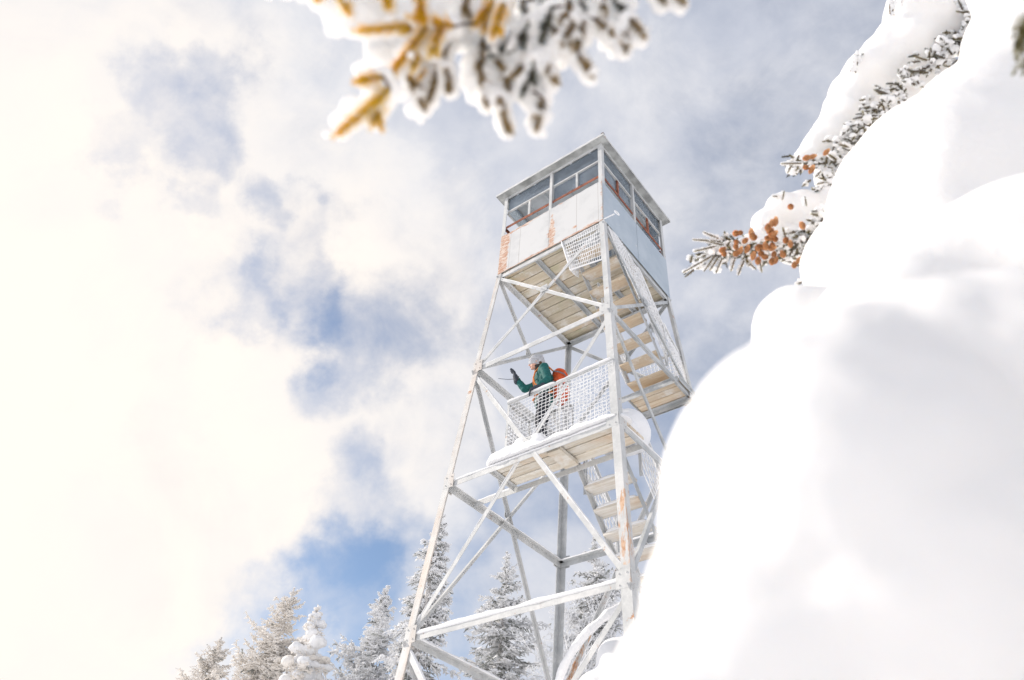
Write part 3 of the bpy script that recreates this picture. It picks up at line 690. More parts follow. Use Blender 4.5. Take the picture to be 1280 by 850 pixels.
# ------------------------------------------------------------------ conifers covered in rime
def conifer(base, tip, rb, seed, label, k=.4, name='spruce_tree', group='rimed spruces behind the tower', dens=1.0, droop=.35, blob=.0, warm=False, zmin=.35, low_open=0, dark=.25):
    rn = random.Random(seed); base = Vector(base); tip = Vector(tip); Hh = (tip-base).z
    root = empty(name, base); tag(root, label, 'tree', group)
    axis = tip-base
    def ax(t): return axis*t+Vector((math.sin(t*5+seed)*.06*Hh*.1, math.cos(t*4+seed)*.05*Hh*.1, 0))*(1-t)
    mb = MB(); ts = [i/14 for i in range(15)]
    mb.tube([ax(t) for t in ts], [max(.02, .018*Hh*(1-t)+.012) for t in ts], 8); mb.build('trunk', M['bark_frost'], root)
    br, fo, fr = MB(), MB(), MB(); bl = MB(); kk = k
    z = zmin
    while z < .995:
        h = 1-z; hm = h*Hh                           # metres below the tip
        nbr = 3+int(4*min(1, hm/1.5)+rn.random()*2)
        for k in range(nbr):
            az = rn.random()*2*math.pi; L = min(rb, kk*hm**.8)*rn.uniform(.5, 1.25)+.03
            if rn.random() < .08: L *= 1.3
            p = ax(min(.999, z+rn.uniform(-.01,.01))); up0 = .55-droop*1.6*min(1, hm/3.5)
            d = Vector((math.cos(az), math.sin(az), up0)).normalized(); pts = [p]; n = max(3, int(L/.16)); step = L/n
            for i in range(n):
                f = i/n; dd = Vector((d.x, d.y, d.z-droop*1.2*f+.35*f*f*1.3)).normalized(); dd += Vector((rn.uniform(-.1,.1), rn.uniform(-.1,.1), rn.uniform(-.08,.08)))
                pts.append(pts[-1]+dd*step)
            br.tube(pts, [max(.006, .022*(1-i/(n+.5))*min(1, L)) for i in range(n+1)], 4)
            side = Vector((-d.y, d.x, 0)).normalized()
            for i in range(n):
                a, b = pts[i], pts[i+1]; f = (i+.5)/n; tl = (.10+.22*min(1, L/1.2)*(1-abs(f-.45)))*(1.25-.5*f)*min(1, .18+hm/1.3)
                for m in range(int(3*dens)+(rn.random() < 3*dens % 1)):
                    q = a.lerp(b, rn.random())
                    for s in (1, -1):
                        td = (side*s*rn.uniform(.6,1.1)+(b-a).normalized()*rn.uniform(.3,.9)+Vector((0,0,rn.uniform(-.75,.12)))).normalized()
                        l2 = tl*rn.uniform(.6,1.15); e = q+td*l2
                        isd = rn.random() < dark*(1.25-f)*1.3
                        tgt = fo if isd else fr; r0 = .013 if isd else .0165
                        tgt.rod(q, e, r0, r0*.75)
                        for w in range(3):
                            s0 = q.lerp(e, .3+.25*w); sd = (td+Vector((rn.uniform(-.9,.9), rn.uniform(-.9,.9), rn.uniform(-.9,.5)))).normalized()
                            tgt.rod(s0, s0+sd*l2*.38, r0*.8, r0*.5)
                # snow resting along the branch
                if rn.random() < .75:
                    c = a.lerp(b, .5)+Vector((0,0,.02)); rr = rn.uniform(.03,.06)*(1+blob*rn.uniform(.5,2.2))*min(1, .3+hm/1.5)
                    (bl if blob and rn.random() < .8 else fr).ball(c, rr, rn, .35 if not blob else 0, (1.3,1.3,.85), sub=1 if not blob else 2)
            fr.ball(pts[-1], rn.uniform(.015,.03)*min(1, .4+hm/1.5), rn, .4)
        z += (.16+.10*rn.random())/Hh*(1.0 if hm > .8 else .6)
    for i in range(16):
        t = 1-i*.045/Hh; fr.ball(ax(t)+Vector((rn.uniform(-.01,.01), rn.uniform(-.01,.01), 0)), .014+.0012*i, rn, .4, (1,1,1.5))
        for _ in range(2 if i < 8 else 3): a = rn.random()*6.3; fr.rod(ax(t), ax(t)+Vector((math.cos(a), math.sin(a), rn.uniform(.2,.9)))*(.03+.012*i)*rn.uniform(.6,1.2), .011, .007)
    if blob: fuse(bl, 'snow_clumps', M['snow'], root, .035, 2, lambda p, n: .04*noise.noise(p*9)+.02*noise.noise(p*25))
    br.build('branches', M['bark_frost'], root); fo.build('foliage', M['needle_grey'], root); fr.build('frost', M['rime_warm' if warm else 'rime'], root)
    return root
def spruce(tx, ty, d, bx, rb, seed, label, **k):
    tip = at(tx, ty, d); base = Vector((tip.x+bx, tip.y, 0)); return conifer(base, tip, rb, seed, label, **k)
spruce(553, 640, 17, -.5, 1.6, 11, 'tallest snow frosted spruce, seen through the left leg of the tower', k=0.27, dens=1.15, dark=.27, zmin=.42, droop=.5)
spruce(634, 690, 18, 0, 2.0, 12, 'narrow frosted spruce behind the middle of the tower, left of the back leg', k=0.38, dens=1.1, dark=.22, zmin=.42, droop=.4)
spruce(742, 672, 19, .3, 2.0, 13, 'dark frosted spruce between the back leg and the near leg', k=0.41, dens=1.0, dark=.34, zmin=.42, droop=.3)
spruce(484, 733, 19, -.2, 2.3, 14, 'wide open branched rimed spruce just left of the tower foot', k=0.46, dens=1.1, dark=.08, zmin=.4, droop=.15)
spruce(368, 735, 20, -.6, 2.6, 15, 'sun tinted cream rimed spruce with long upturned boughs, left of the snow clumped one', k=0.5, dens=1.0, dark=.03, zmin=.4, droop=.05, warm=True)
spruce(398, 757, 17, .1, 1.5, 16, 'slim spruce hung with round snow clumps', k=0.31, dens=1.0, dark=.05, zmin=.42, droop=.4, blob=.75, warm=True)
spruce(277, 797, 21, 0, 2.4, 17, 'sunlit rimed spruce furthest left at the bottom edge of the view', k=0.55, dens=1.1, dark=.05, zmin=.42, droop=.1, warm=True)
spruce(449, 825, 17, 0, 1.8, 19, 'small frosted spruce top low between the snow clumped and the open branched ones', k=0.5, dens=1.0, dark=.15, zmin=.5, droop=.2)

# leafless rimed shrub / birch twigs behind the foot of the near leg
def bare_tree(base, h, seed, label, name='rimed_birch', spread=.55, lean=(0,0)):
    rn = random.Random(seed); root = empty(name, base); tag(root, label, 'tree'); tr, tw = MB(), MB()
    def grow(p, d, L, r, lv):
        n = max(3, int(L/.18)); pts = [p]; rs = [r]
        for i in range(n):
            d = (d+Vector((rn.uniform(-.16,.16), rn.uniform(-.16,.16), rn.uniform(-.08,.14)))).normalized(); pts.append(pts[-1]+d*L/n); rs.append(r*(1-.6*(i+1)/n))
        (tr if lv == 0 else tw).tube(pts, rs, 5 if lv < 2 else 3)
        if lv >= 4: return
        for i in range(1, n+1):
            for _ in range(1 if lv == 0 and i < n*.35 else 2):
                if rn.random() < (.9 if lv < 3 else .8):
                    a = rn.random()*2*math.pi; sd = d.orthogonal().normalized(); sd.rotate(Matrix.Rotation(a, 3, d))
                    grow(pts[i], (d*.75+sd*spread*1.4).normalized(), L*rn.uniform(.24,.36)*(.62 if lv == 0 else 1), max(.007, rs[i]*.6), lv+1)
    grow(Vector((0,0,0)), Vector((lean[0], lean[1], 1)).normalized(), h, .07, 0)
    tr.build('trunk', M['bark_frost'], root); tw.build('twigs', M['rime'], root); return root
b = at(752, 728, 14.5); bare_tree((b.x+.3, b.y, 0), b.z*1.0, 5, 'leafless birch thick with rime behind the foot of the near leg', lean=(-.05, .02))
b = at(772, 770, 13.5); bare_tree((b.x+.3, b.y, 0), b.z*1.02, 9, 'rime coated leafless tree low at the edge of the big snow mass', lean=(-.03, .0), name='rimed_alder')

# ------------------------------------------------------------------ spruce twigs with real needles
def twig(ne, p, q, nl, dens, rn, r=.0009, stem=None, sr=.003):
    p, q = Vector(p), Vector(q); d = q-p; L = d.length; d = d/L; u = d.orthogonal().normalized(); v = d.cross(u)
    if stem is not None: stem.tube([p, p.lerp(q, .5), q], [sr, sr*.8, sr*.5], 5)
    n = int(L*dens)
    for i in range(n):
        t = i/n; a = i*2.39996+rn.uniform(-.3,.3); o = u*math.cos(a)+v*math.sin(a)
        c = p+d*L*t; nd = (d*rn.uniform(.5,1.0)+o).normalized(); ne.spike(c+o*sr*.6, c+nd*nl*rn.uniform(.8,1.15)*(1-.35*t*t), r)
    for i in range(8): o = u*math.cos(i)+v*math.sin(i); ne.spike(q-d*.002, q+(d*1.6+o*.5).normalized()*nl*.8, r)

# overhead bough -------------------------------------------------------
M['needle_backlit'] = None
def gold():  # yellow glow of the backlight is put into the needle colour
    t = NT('backlit_needles'); c = t.mix(t.ramp(t.noise(22), .35, .65), (.97,.64,.03), (.97,.74,.10)); c = t.mix(t.ramp(t.noise(40), .6, .7), c, (.55,.24,.05))
    m = t.done(c, .55); tl = t.n('ShaderNodeBsdfTranslucent'); t.link(c, tl.inputs[0]); mx = t.n('ShaderNodeMixShader'); mx.inputs[0].default_value = .55
    t.link(t.b.outputs[0], mx.inputs[1]); t.link(tl.outputs[0], mx.inputs[2]); t.link(mx.outputs[0], t.t.nodes['Material Output'].inputs[0]); return m
M['needle_backlit'] = gold()
M['needle_olive'] = plain('olive_needles', (.22,.19,.07), .6, .5, 60)
M['needle_darkolive'] = plain('dark_olive_needles', (.08,.09,.06), .6, .5, 60)
def zz(x, y): return 380+x*.390625, y*.390625
OH = empty('overhanging_spruce', (0,0,0)); D0 = 1.25
c = at(700, -420, 1.9)
trunkp = Vector((CAM.x+.9, CAM.y-.55, 0)); OH.location = trunkp
tag(OH, 'spruce leaning over the photographer with snowy backlit golden twigs hanging into the top edge', 'tree')
def o_(v): return Vector(v)-trunkp
mb = MB(); mb.tube([o_(trunkp), o_(trunkp+Vector((-.02,.03,2))), o_(trunkp+Vector((.02,.0,4))), o_(trunkp+Vector((0,0,6.5)))], [.14,.11,.07,.015], 10); mb.build('trunk', M['bark'], OH)
jx = at(720, -260, 1.45); b1 = MB(); st0 = trunkp+Vector((0,0,3.1))
mid = st0.lerp(jx, .5)+Vector((0,0,.12)); b1.tube([o_(st0), o_(mid), o_(jx), o_(at(735,-60,1.3)), o_(at(712,10,1.27)), o_(at(684,75,1.25)), o_(at(655,115,1.22))], [.03,.022,.015,.010,.008,.006,.003], 8)
tw = [  # x0,y0,x1,y1 in the enlarged crop's pixels, kind, depth
 (475,72,180,97,'g',1.22),(480,85,350,55,'g',1.2),(400,75,280,235,'g',1.2),(405,95,350,215,'g',1.22),(440,90,405,170,'g',1.2),(470,95,400,320,'y',1.24),(330,235,385,345,'y',1.24),(400,130,370,240,'g',1.24),
 (275,285,110,425,'g',1.16),(250,245,180,255,'g',1.15),(268,300,220,395,'g',1.18),(640,-20,550,75,'g',1.25),(655,-20,620,90,'g',1.24),(600,-30,575,90,'g',1.26),(640,10,605,110,'g',1.22),
 (110,-40,140,35,'g',1.2),(240,-50,275,15,'g',1.2),(365,-40,380,55,'g',1.2),(575,130,555,210,'y',1.28),(560,200,585,335,'y',1.26),(625,310,650,415,'y',1.22),(765,315,745,410,'y',1.22),
 (640,160,652,295,'y',1.27),(800,20,700,290,'d',1.25),(780,-10,715,110,'d',1.28),(700,0,720,120,'d',1.3),(740,60,660,160,'d',1.26),(820,40,850,150,'y',1.25),(870,60,830,140,'y',1.24),(895,70,870,150,'y',1.24),
 (880,180,920,240,'y',1.22),(1030,100,1030,160,'y',1.22),(990,-10,1045,75,'d',1.26),(1045,60,1085,115,'y',1.22),(940,-20,962,40,'y',1.26),(1120,-60,1150,5,'y',1.2),(1180,-50,1215,8,'y',1.2),
 (800,90,830,165,'y',1.25),(760,170,700,300,'d',1.23),(600,160,620,200,'y',1.27),(455,220,468,285,'y',1.2),(770,200,800,260,'y',1.22),(680,120,620,170,'d',1.26),(720,180,690,230,'y',1.25),(880,-30,900,70,'d',1.27),(850,0,840,80,'y',1.26),(930,60,990,110,'y',1.25),(530,-40,510,40,'y',1.27),(60,-60,40,-10,'g',1.2)]
def nearest(p, segs):
    best = None
    for a, b in segs:
        ab = b-a; t = max(0, min(1, (p-a).dot(ab)/ab.length_squared)); c = a+ab*t
        if best is None or (c-p).length < (best-p).length: best = c
    return best
SEG = [(o_(at(735,-60,1.3)), o_(at(712,10,1.27))), (o_(at(712,10,1.27)), o_(at(684,75,1.25))), (o_(at(684,75,1.25)), o_(at(655,115,1.22))), (o_(at(735,-60,1.3)), o_(at(470,-45,1.26))), (o_(at(735,-60,1.3)), o_(at(860,-40,1.27)))]
b1.tube([o_(at(735,-60,1.3)), o_(at(600,-58,1.28)), o_(at(470,-45,1.26))], [.008,.006,.003], 6); b1.tube([o_(at(735,-60,1.3)), o_(at(860,-40,1.27))], [.007,.003], 6)
tw.sort(key=lambda q: min(q[1], q[3]))
rn = random.Random(9); ne = {'g': MB(), 'y': MB(), 'd': MB()}; stem = MB()
for x0, y0, x1, y1, k, d in tw:
    a = zz(x0, y0); b = zz(x1, y1); p = o_(at(*a, d)); q = o_(at(*b, d-.02)); twig(ne[k], p, q, .021 if k == 'g' else .016, 1500, rn, .0012, stem)
    for _ in range(1):
        a = p.lerp(q, rn.uniform(.1,.8)); dd = (q-p).normalized()+RI*rn.uniform(-.9,.9)+FW*rn.uniform(-.5,.2)-UP*rn.uniform(0,.4)
        twig(ne[k], a, a+dd.normalized()*rn.uniform(.015,.035), .014, 1500, rn, .0011, stem, .0018)
    c = nearest(p, SEG); stem.tube([p, p.lerp(c, .5)+Vector((0,0,.004)), c], [.002,.0025,.003], 5); SEG.append((p, q))
stem.build('twigs', M['bark'], OH); b1.build('bough', M['bark'], OH)
ne['g'].build('backlit_needles', M['needle_backlit'], OH); ne['y'].build('olive_needles', plain('brown_olive_needles', (.30,.20,.07), .6, .5, 60), OH); ne['d'].build('dark_needles', M['needle_darkolive'], OH)
sn = [(110,40,62),(150,85,42),(60,-10,55),(200,20,70),(280,10,60),(330,40,42),(230,140,40),(240,185,44),(300,150,36),(190,225,34),(215,290,34),(150,340,36),(110,385,32),(75,430,16),(200,390,18),(215,350,24),(310,300,30),(350,350,30),(375,385,18),(345,250,26),(400,290,22),(420,230,20),
 (500,20,50),(515,80,48),(500,140,36),(540,200,34),(530,260,34),(545,310,28),(575,345,18),(600,100,30),(590,190,26),(610,240,30),(625,350,24),(635,400,26),(640,430,12),(610,300,24),(700,200,26),(680,270,22),(720,340,24),(735,390,30),(760,425,18),(770,370,24),(775,290,30),(790,240,32),(760,330,22),(690,335,9),
 (830,110,34),(850,160,30),(880,190,30),(900,220,28),(925,250,20),(870,100,30),(900,130,26),(830,205,22),(960,90,30),(975,130,32),(995,165,24),(1010,110,26),(1050,140,22),(1085,130,16),(1070,80,18),(1130,-5,26),(1150,15,22),(1185,0,26),(1215,5,18),(920,20,34),(960,0,36),(1000,30,24),(470,275,14),(455,250,16),(440,150,16),(660,60,26),(700,120,20),(670,160,22),(760,130,22),(650,230,16),(560,20,30),(870,20,26),(820,40,22),(740,30,22),(1050,10,26),(420,20,40),(470,-20,50),(20,-30,40),(-10,-20,30),(-60,-30,34),(-110,-25,22)]
mb = MB()
for x, y, r in sn:
    a = zz(x, y); d = 1.265+rn.uniform(-.01,.02); rr = px(r*.39, d)*1.12
    mb.ball(o_(at(*a, d+rr*.5)), rr*.88, rn, .18, sub=2)
    for _ in range(4):
        w = Vector((rn.uniform(-1,1), rn.uniform(-1,1), rn.uniform(-1,1))).normalized()*rr*.75; mb.ball(o_(at(*a, d+rr*.5))+w, rr*rn.uniform(.25,.5), rn, .2, sub=2)
for x0, y0, x1, y1, k, d in tw:
    p, q = o_(at(*zz(x0, y0), d)), o_(at(*zz(x1, y1), d-.02))
    for _ in range(int((q-p).length/.006*(.25 if k == 'g' else .75))):
        mb.ball(p.lerp(q, rn.random())+Vector((rn.uniform(-.014,.014), rn.uniform(-.014,.014), rn.uniform(-.010,.016))), rn.uniform(.004,.009), rn, .2, sub=1)
    mb.capsule(p+Vector((0,.012,.018)), q+Vector((0,.012,.016)), .017, .012 if k == 'g' else .015)
fuse(mb, 'snow_clumps', M['snow_near'], OH, .0045, 2, lambda p, n: .003*noise.noise(p*70)+.0012*noise.noise(p*200))

# ------------------------------------------------------------------ near snow-laden spruce on the right
NS = empty('snow_laden_spruce', (0,0,0)); nb_ = at(1290, 600, 3.4); nb_.z = 0; NS.location = nb_
tag(NS, 'snow buried spruce filling the right side with cone laden branch tips sticking out', 'tree')
def n_(v): return Vector(v)-nb_
ntop = at(1420, -260, 5.2)
mb = MB(); mb.tube([Vector((0,0,0)), n_(ntop)*.5+Vector((0,.1,0)), n_(ntop)], [.2,.13,.04], 10); mb.build('trunk', M['bark'], NS)
def cluster(blobs, name, vox, amp, fr=3.0, sm=8):
    mb = MB()
    for x, y, r, d in blobs: rr = px(r, d)/(1-.0*r); mb.ball(n_(at(x, y, d+rr*.0)), rr, sub=3, sc=(1,1,1))
    return fuse(mb, name, M['snow_near'], NS, vox, sm, lambda p, n: amp*noise.noise(p*fr)+amp*.3*noise.noise(p*fr*3.1)+amp*.06*noise.noise(p*fr*14))
D1 = 4.4
cluster([(1170,15,62,D1),(1115,72,40,D1),(1090,98,40,D1),(1062,138,36,D1),(1040,165,30,D1),(1020,182,22,D1),(1003,198,14,D1),(1140,60,50,D1),(1200,0,70,D1),(1230,-60,90,D1),(1300,-60,120,D1+.2),(1075,120,38,D1+.1),(1110,130,34,D1+.05),(1085,155,34,D1+.05),(1150,100,40,D1+.05),(1060,190,28,D1+.05),(1045,225,26,D1+.0)], 'snow_bank', .022, .04)
cluster([(1003,266,27,D1-.3),(978,262,21,D1-.3),(957,281,20,D1-.3),(1022,298,32,D1-.35),(992,306,26,D1-.33),(962,308,18,D1-.33),(936,302,12,D1-.33),(1040,262,30,D1-.3),(916,304,8,D1-.33)], 'snow_bank', .014, .016)
cluster([(1205,270,165,3.2),(1235,165,98,3.2),(1292,60,86,3.2),(1310,-40,95,3.2),(1090,330,85,3.1),(1150,420,120,3.0),(1300,300,200,3.2),(1180,350,150,3.05)], 'snow_bank', .024, .03, 2.2, 16)
cluster([(1150,450,140,2.1),(1230,400,150,2.15),(1310,380,170,2.1),(1080,470,90,2.05)], 'snow_bank', .02, .02, 2.5, 16)
cluster([(1003,418,65,2.5),(1060,460,85,2.45),(1040,415,62,2.48),(1120,480,100,2.4)], 'snow_bank', .016, .02, 4)
mb = MB()                                          # the rest of the buried crown, down to the ground
for x, y, r, d in ((1250,650,250,1.8),(1250,700,290,2.6),(1260,650,290,3.4),(1320,450,215,4.2),(1360,260,165,4.5),(1370,60,125,4.7)):
    c = n_(at(x, y, d)); rr = px(r, d); k = 0
    while c.z > -.2: mb.ball(c, rr*(1+.1*(k % 3)), sub=3); c = c+Vector((.10*math.sin(k*2.1+x), .10, -rr*.75)); k += 1; rr = min(rr*1.05, 1.1)
c = n_(at(1180, 800, .80))
for k in range(9): mb.ball(c+Vector((.04*k, .05*k, -.25*k)), .20+.035*k, sub=3)
fuse(mb, 'snow_bank', M['snow_near'], NS, .045, 8, lambda p, n: .06*noise.noise(p*2.2)+.02*noise.noise(p*7))
FB = [(1068,645,243,1.02),(1002,790,207,.98),(915,900,168,.95),(960,930,170,.95),(1260,560,230,1.1),(1330,760,270,1.0),(1180,860,250,.95),(1070,540,165,1.08),(1180,520,180,1.1),(1120,720,250,.98)]
cluster([(x, y, r, d*.74) for x, y, r, d in FB], 'snow_bank', .0065, .009, 7, 14)
NR, SB, FS = MB(), MB(), MB(); NG = MB(); CN = MB(); CS = MB(); rn = random.Random(33)
def bez(ps, t):
    i = min(int(t*(len(ps)-1)), len(ps)-2); f = t*(len(ps)-1)-i; return tuple(ps[i][k]*(1-f)+ps[i+1][k]*f for k in range(len(ps[0])))
up1 = [(1222,10),(1212,50),(1175,72),(1140,100),(1105,125),(1085,150),(1060,185),(1045,215),(1038,250)]
def spray(path, d, cnt, wid, tl, cone=None, goldp=.4):
    for i in range(cnt):
        t = rn.random(); x, y = bez(path, t); x += rn.gauss(0, wid); y += rn.gauss(0, wid); dd = d+rn.uniform(-.08,.08)
        p = at(x, y, dd); ang = rn.uniform(R(100), R(260)) if rn.random() < .75 else rn.uniform(0, 2*math.pi)
        q = at(x+math.cos(ang)*tl*rn.uniform(.6,1.2), y-math.sin(ang)*tl*rn.uniform(.5,1)+2, dd-rn.uniform(0,.05))
        gm = NG if rn.random() < goldp else NR
        twig(gm, n_(p), n_(q), .017, 620, rn, .0016, SB, .004)
        if rn.random() < .8:
            for _ in range(4):
                c = n_(p.lerp(q, rn.random()))+Vector((rn.uniform(-.01,.01), rn.uniform(-.01,.01), rn.uniform(.0,.016))); FS.ball(c, rn.uniform(.004,.012)*(1.9 if rn.random() < .2 else 1), rn, .5, (1.4,1.2,.8), sub=1)
spray(up1, D1-.25, 270, 9, 15)
spray([(1060,185),(1030,200),(1000,205),(990,208)], D1-.15, 45, 5, 12, goldp=.5)
spray([(1035,260),(1020,300),(1000,325)], D1-.55, 60, 9, 16, goldp=.35)
spray([(1010,300),(960,310),(925,312),(900,312)], D1-.55, 95, 8, 15, goldp=.7)
spray([(905,305),(885,318),(865,332)], D1-.5, 20, 4, 12, goldp=.8)
spray([(1200,20),(1205,10)], D1-.2, 10, 4, 10)
for x0, y0, x1, y1, w in ((1060,85,1066,72,4),(1068,75,1075,68,4),(1108,12,1116,0,5),(1122,5,1128,-6,5)):
    for _ in range(5): p = at(x0+rn.uniform(-w,w)+6, y0+rn.uniform(-w,w)+5, D1-.1); q = at(x1+rn.uniform(-w,w), y1+rn.uniform(-w,w), D1-.12); twig(NR, n_(p), n_(q), .012, 300, rn, .0015, SB); [FS.ball(n_(p.lerp(q, rn.random())), .012, rn, .4) for _ in range(4)]
# frosted finger twigs at the tip
FG = [(260,610,85,598),(240,590,150,552),(220,640,95,670),(200,700,25,800),(230,680,155,790),(250,690,190,785),(270,700,235,780),(345,710,320,790),(400,730,365,815),(410,720,470,780),(500,740,510,795),(445,740,430,760),(300,640,180,610),(760,120,640,122),(700,130,675,175),(880,170,850,205),(620,330,585,325),(640,350,650,300),(780,330,790,380),(900,240,860,250)]
for x0, y0, x1, y1 in FG:
    p, q = at(850+x0/5, 180+y0/5, D1-.60), at(850+x1/5, 180+y1/5, D1-.62); twig(NG, n_(p), n_(q), .012, 500, rn, .0015, SB)
    L = (q-p).length; k = max(5, int(L/.009))
    for i in range(k): FS.ball(n_(p.lerp(q, (i+.5)/k))+Vector((rn.uniform(-.004,.004), .008, .009)), rn.uniform(.011,.017)*(1-.35*i/k), rn, .35)
NR.cur = 1; NR.add(SB.v, SB.f); NR.build('needled_twigs', [M['needle_darkolive'], M['bark']], NS); NG.build('olive_needles', M['needle_olive'], NS); FS.build('snow_crumbs', M['snow'], NS)
# cones: each its own part
def cone_mesh(L, r, rn, twist=0):
    mb = MB(); mb.tube([(0,0,0),(0,0,-L*.3),(0,0,-L*.7),(0,0,-L)], [r*.35,r*.75,r*.7,r*.2], 8); n = 46
    for i in range(n):
        t = (i+.5)/n; a = i*2.39996+twist; rr = r*math.sin(math.pi*min(1, .12+t*.86))**.7; z = -L*t
        u = Vector((math.cos(a), math.sin(a), 0)); s = Vector((-u.y, u.x, 0)); w = r*.42
        p = u*rr*.62+Vector((0,0,z+.006)); mb.add([p-s*w, p+s*w, u*rr*1.12+s*w*.7+Vector((0,0,z-.004)), u*rr*1.22+Vector((0,0,z-.010)), u*rr*1.12-s*w*.7+Vector((0,0,z-.004))], [(0,1,2,3,4)])
    return mb
protos = [cone_mesh(.040, .0125, rn, k) for k in (0, 1.3)]
cm = None
spots = [(850+x/5, 180+y/5) for x, y in [(815,95),(850,85),(800,165),(835,150),(930,50),(685,398),(755,505),(575,490),(600,475),(550,518),(580,548),(605,562),(560,572),(548,600),(590,598),(668,608),(355,580),(385,570),(445,545),(450,570),(475,592),(420,608),(350,618),(345,640),(385,660),(365,690),(280,668),(285,705),(430,650),(480,655),(530,632),(550,655),(572,640),(597,660),(515,652),(465,690),(490,725),(545,720),(575,732),(605,725),(590,690),(635,685),(715,755),(755,725),(508,700),(690,620)]]
cones = []
for i, (x, y) in enumerate(spots):
    p = at(x, y-3, D1-.70+rn.uniform(-.03,.02) if i >= 5 else D1-.42)
    if cm is None or i == 1:
        me = protos[0 if cm is None else 1].build('cone', M['cone'], NS).data; ob = bpy.data.objects[-1] if False else None
        if cm is None: cm = [me]; o = [c for c in NS.children if c.data and c.data == me][0]
        else: cm.append(me); o = [c for c in NS.children if c.data and c.data == me][0]
    else:
        o = bpy.data.objects.new('cone', cm[i % 2]); COL.objects.link(o); o.parent = NS
    o.location = n_(p); o.rotation_euler = (rn.uniform(-.5,.5), rn.uniform(-.1,1.1), rn.uniform(-.4,.4)); s = rn.uniform(.8,1.05); o.scale = (s, s, s); cones.append(o)
# blurred brown needles at the very right edge
mb = MB()
for i in range(26):
    x, y = 1276+rn.uniform(-8,14), 45+rn.uniform(-26,40); p = at(x+10, y-8, 1.5); q = at(x-2, y+10, 1.5); twig(mb, n_(p), n_(q), .014, 700, rn, .0012)
mb.build('olive_needles', M['needle_olive'], NS)

# arched snowy branch and mound at the foot of the tower ---------------
BS = empty('bent_sapling', (0,0,0)); pts = [at(700,845,8.2), at(716,815,8.2), at(735,792,8.2), at(758,771,8.25), at(782,757,8.3), at(800,757,8.4)]
bb = Vector((pts[0].x, pts[0].y, 0)); BS.location = bb; tag(BS, 'bent sapling arching under a thick sleeve of snow at the foot of the near leg', 'sapling')
q0 = at(690, 870, 8.2)
mb = MB(); mb.tube([Vector((0,0,0)), (q0-bb)*.6, q0-bb]+[p-bb for p in pts], [.02,.018,.015,.014,.013,.012,.010,.008,.005], 7); mb.build('stem', M['bark'], BS)
mb = MB()
for a, b_ in zip(pts[:-1], pts[1:]): mb.capsule(a-bb+Vector((0,0,.02)), b_-bb+Vector((0,0,.02)), .046, .044)
mb.capsule(q0-bb, pts[0]-bb, .042, .046)
fuse(mb, 'snow_sleeve', M['snow'], BS, .014, 3, lambda p, n: .014*noise.noise(p*8)+.006*noise.noise(p*22))
mb = MB(); bc = at(778, 832, 8.0); rr = px(36, 8.0); b0 = Vector((bc.x, bc.y, 0))
mb.ball(bc-b0, rr, sub=3); mb.ball(at(800,822,8.1)-b0, rr, sub=3); mb.capsule(Vector((0,0,0)), bc-b0, .55, .28, 20); mb.ball(at(752,868,7.9)-b0, px(34, 8), sub=3)
o = fuse(mb, 'snow_covered_bush', M['snow'], None, .03, 6, lambda p, n: .04*noise.noise(p*3)); o.location = b0; tag(o, 'rounded bush buried in snow low between the near leg and the big snow mass', 'bush')

# ------------------------------------------------------------------ ground
mb = MB(); n = 90; ext = 900
xs_ = [math.copysign((abs(i)/(n/2))**2.2*ext, i) for i in range(-n//2, n//2+1)]
for x in xs_:
    for y in xs_:
        r = math.hypot(x, y); z = (.25*noise.noise(Vector((x*.25, y*.25, 0)))*min(1, r/4) if r < 60 else 0)-.12 - .0*r
        mb.v.append(Vector((x, y, z)))
m = n+1
for i in range(n):
    for j in range(n): a = i*m+j; mb.f.append((a, a+m, a+m+1, a+1)); mb.mi.append(0)
tag(mb.build('ground', M['snow'], None, True), kind='structure')

# ------------------------------------------------------------------ light and sky
SUN_AZ, SUN_EL = R(-72)+YAW, R(30)                # azimuth measured from +y towards +x
sd = Vector((math.sin(SUN_AZ)*math.cos(SUN_EL), math.cos(SUN_AZ)*math.cos(SUN_EL), math.sin(SUN_EL)))
sl = bpy.data.lights.new('sun', 'SUN'); sl.energy = 3.3; sl.angle = R(.8); sl.color = (1, .91, .80)
so = bpy.data.objects.new('sun', sl); COL.objects.link(so); so.rotation_mode = 'QUATERNION'; so.rotation_quaternion = sd.to_track_quat('Z', 'Y')
w = bpy.data.worlds.new('World'); scn.world = w; w.use_nodes = True; nt = w.node_tree; nt.nodes.clear()
def N(t, **k):
    x = nt.nodes.new(t)
    for a, b in k.items(): setattr(x, a, b)
    return x
def Lk(a, b): nt.links.new(a, b)
def MA(op, a, b=None, clamp=False):
    x = N('ShaderNodeMath', operation=op, use_clamp=clamp)
    for i, v in enumerate((a, b)):
        if v is None: continue
        if isinstance(v, bpy.types.NodeSocket): Lk(v, x.inputs[i])
        else: x.inputs[i].default_value = v
    return x.outputs[0]
def SS(v, lo, hi, a=0, b=1):
    x = N('ShaderNodeMapRange', interpolation_type='SMOOTHSTEP'); Lk(v, x.inputs[0])
    for i, q in enumerate((lo, hi, a, b)): x.inputs[i+1].default_value = q
    return x.outputs[0]
sky = N('ShaderNodeTexSky', sky_type='NISHITA'); sky.sun_disc = False; sky.sun_elevation = SUN_EL; sky.sun_rotation = SUN_AZ
sky.altitude = 800; sky.air_density = 1.0; sky.dust_density = 1.0; sky.ozone_density = .6
tc = N('ShaderNodeTexCoord'); nv = N('ShaderNodeVectorMath', operation='NORMALIZE'); Lk(tc.outputs['Generated'], nv.inputs[0]); D = nv.outputs[0]
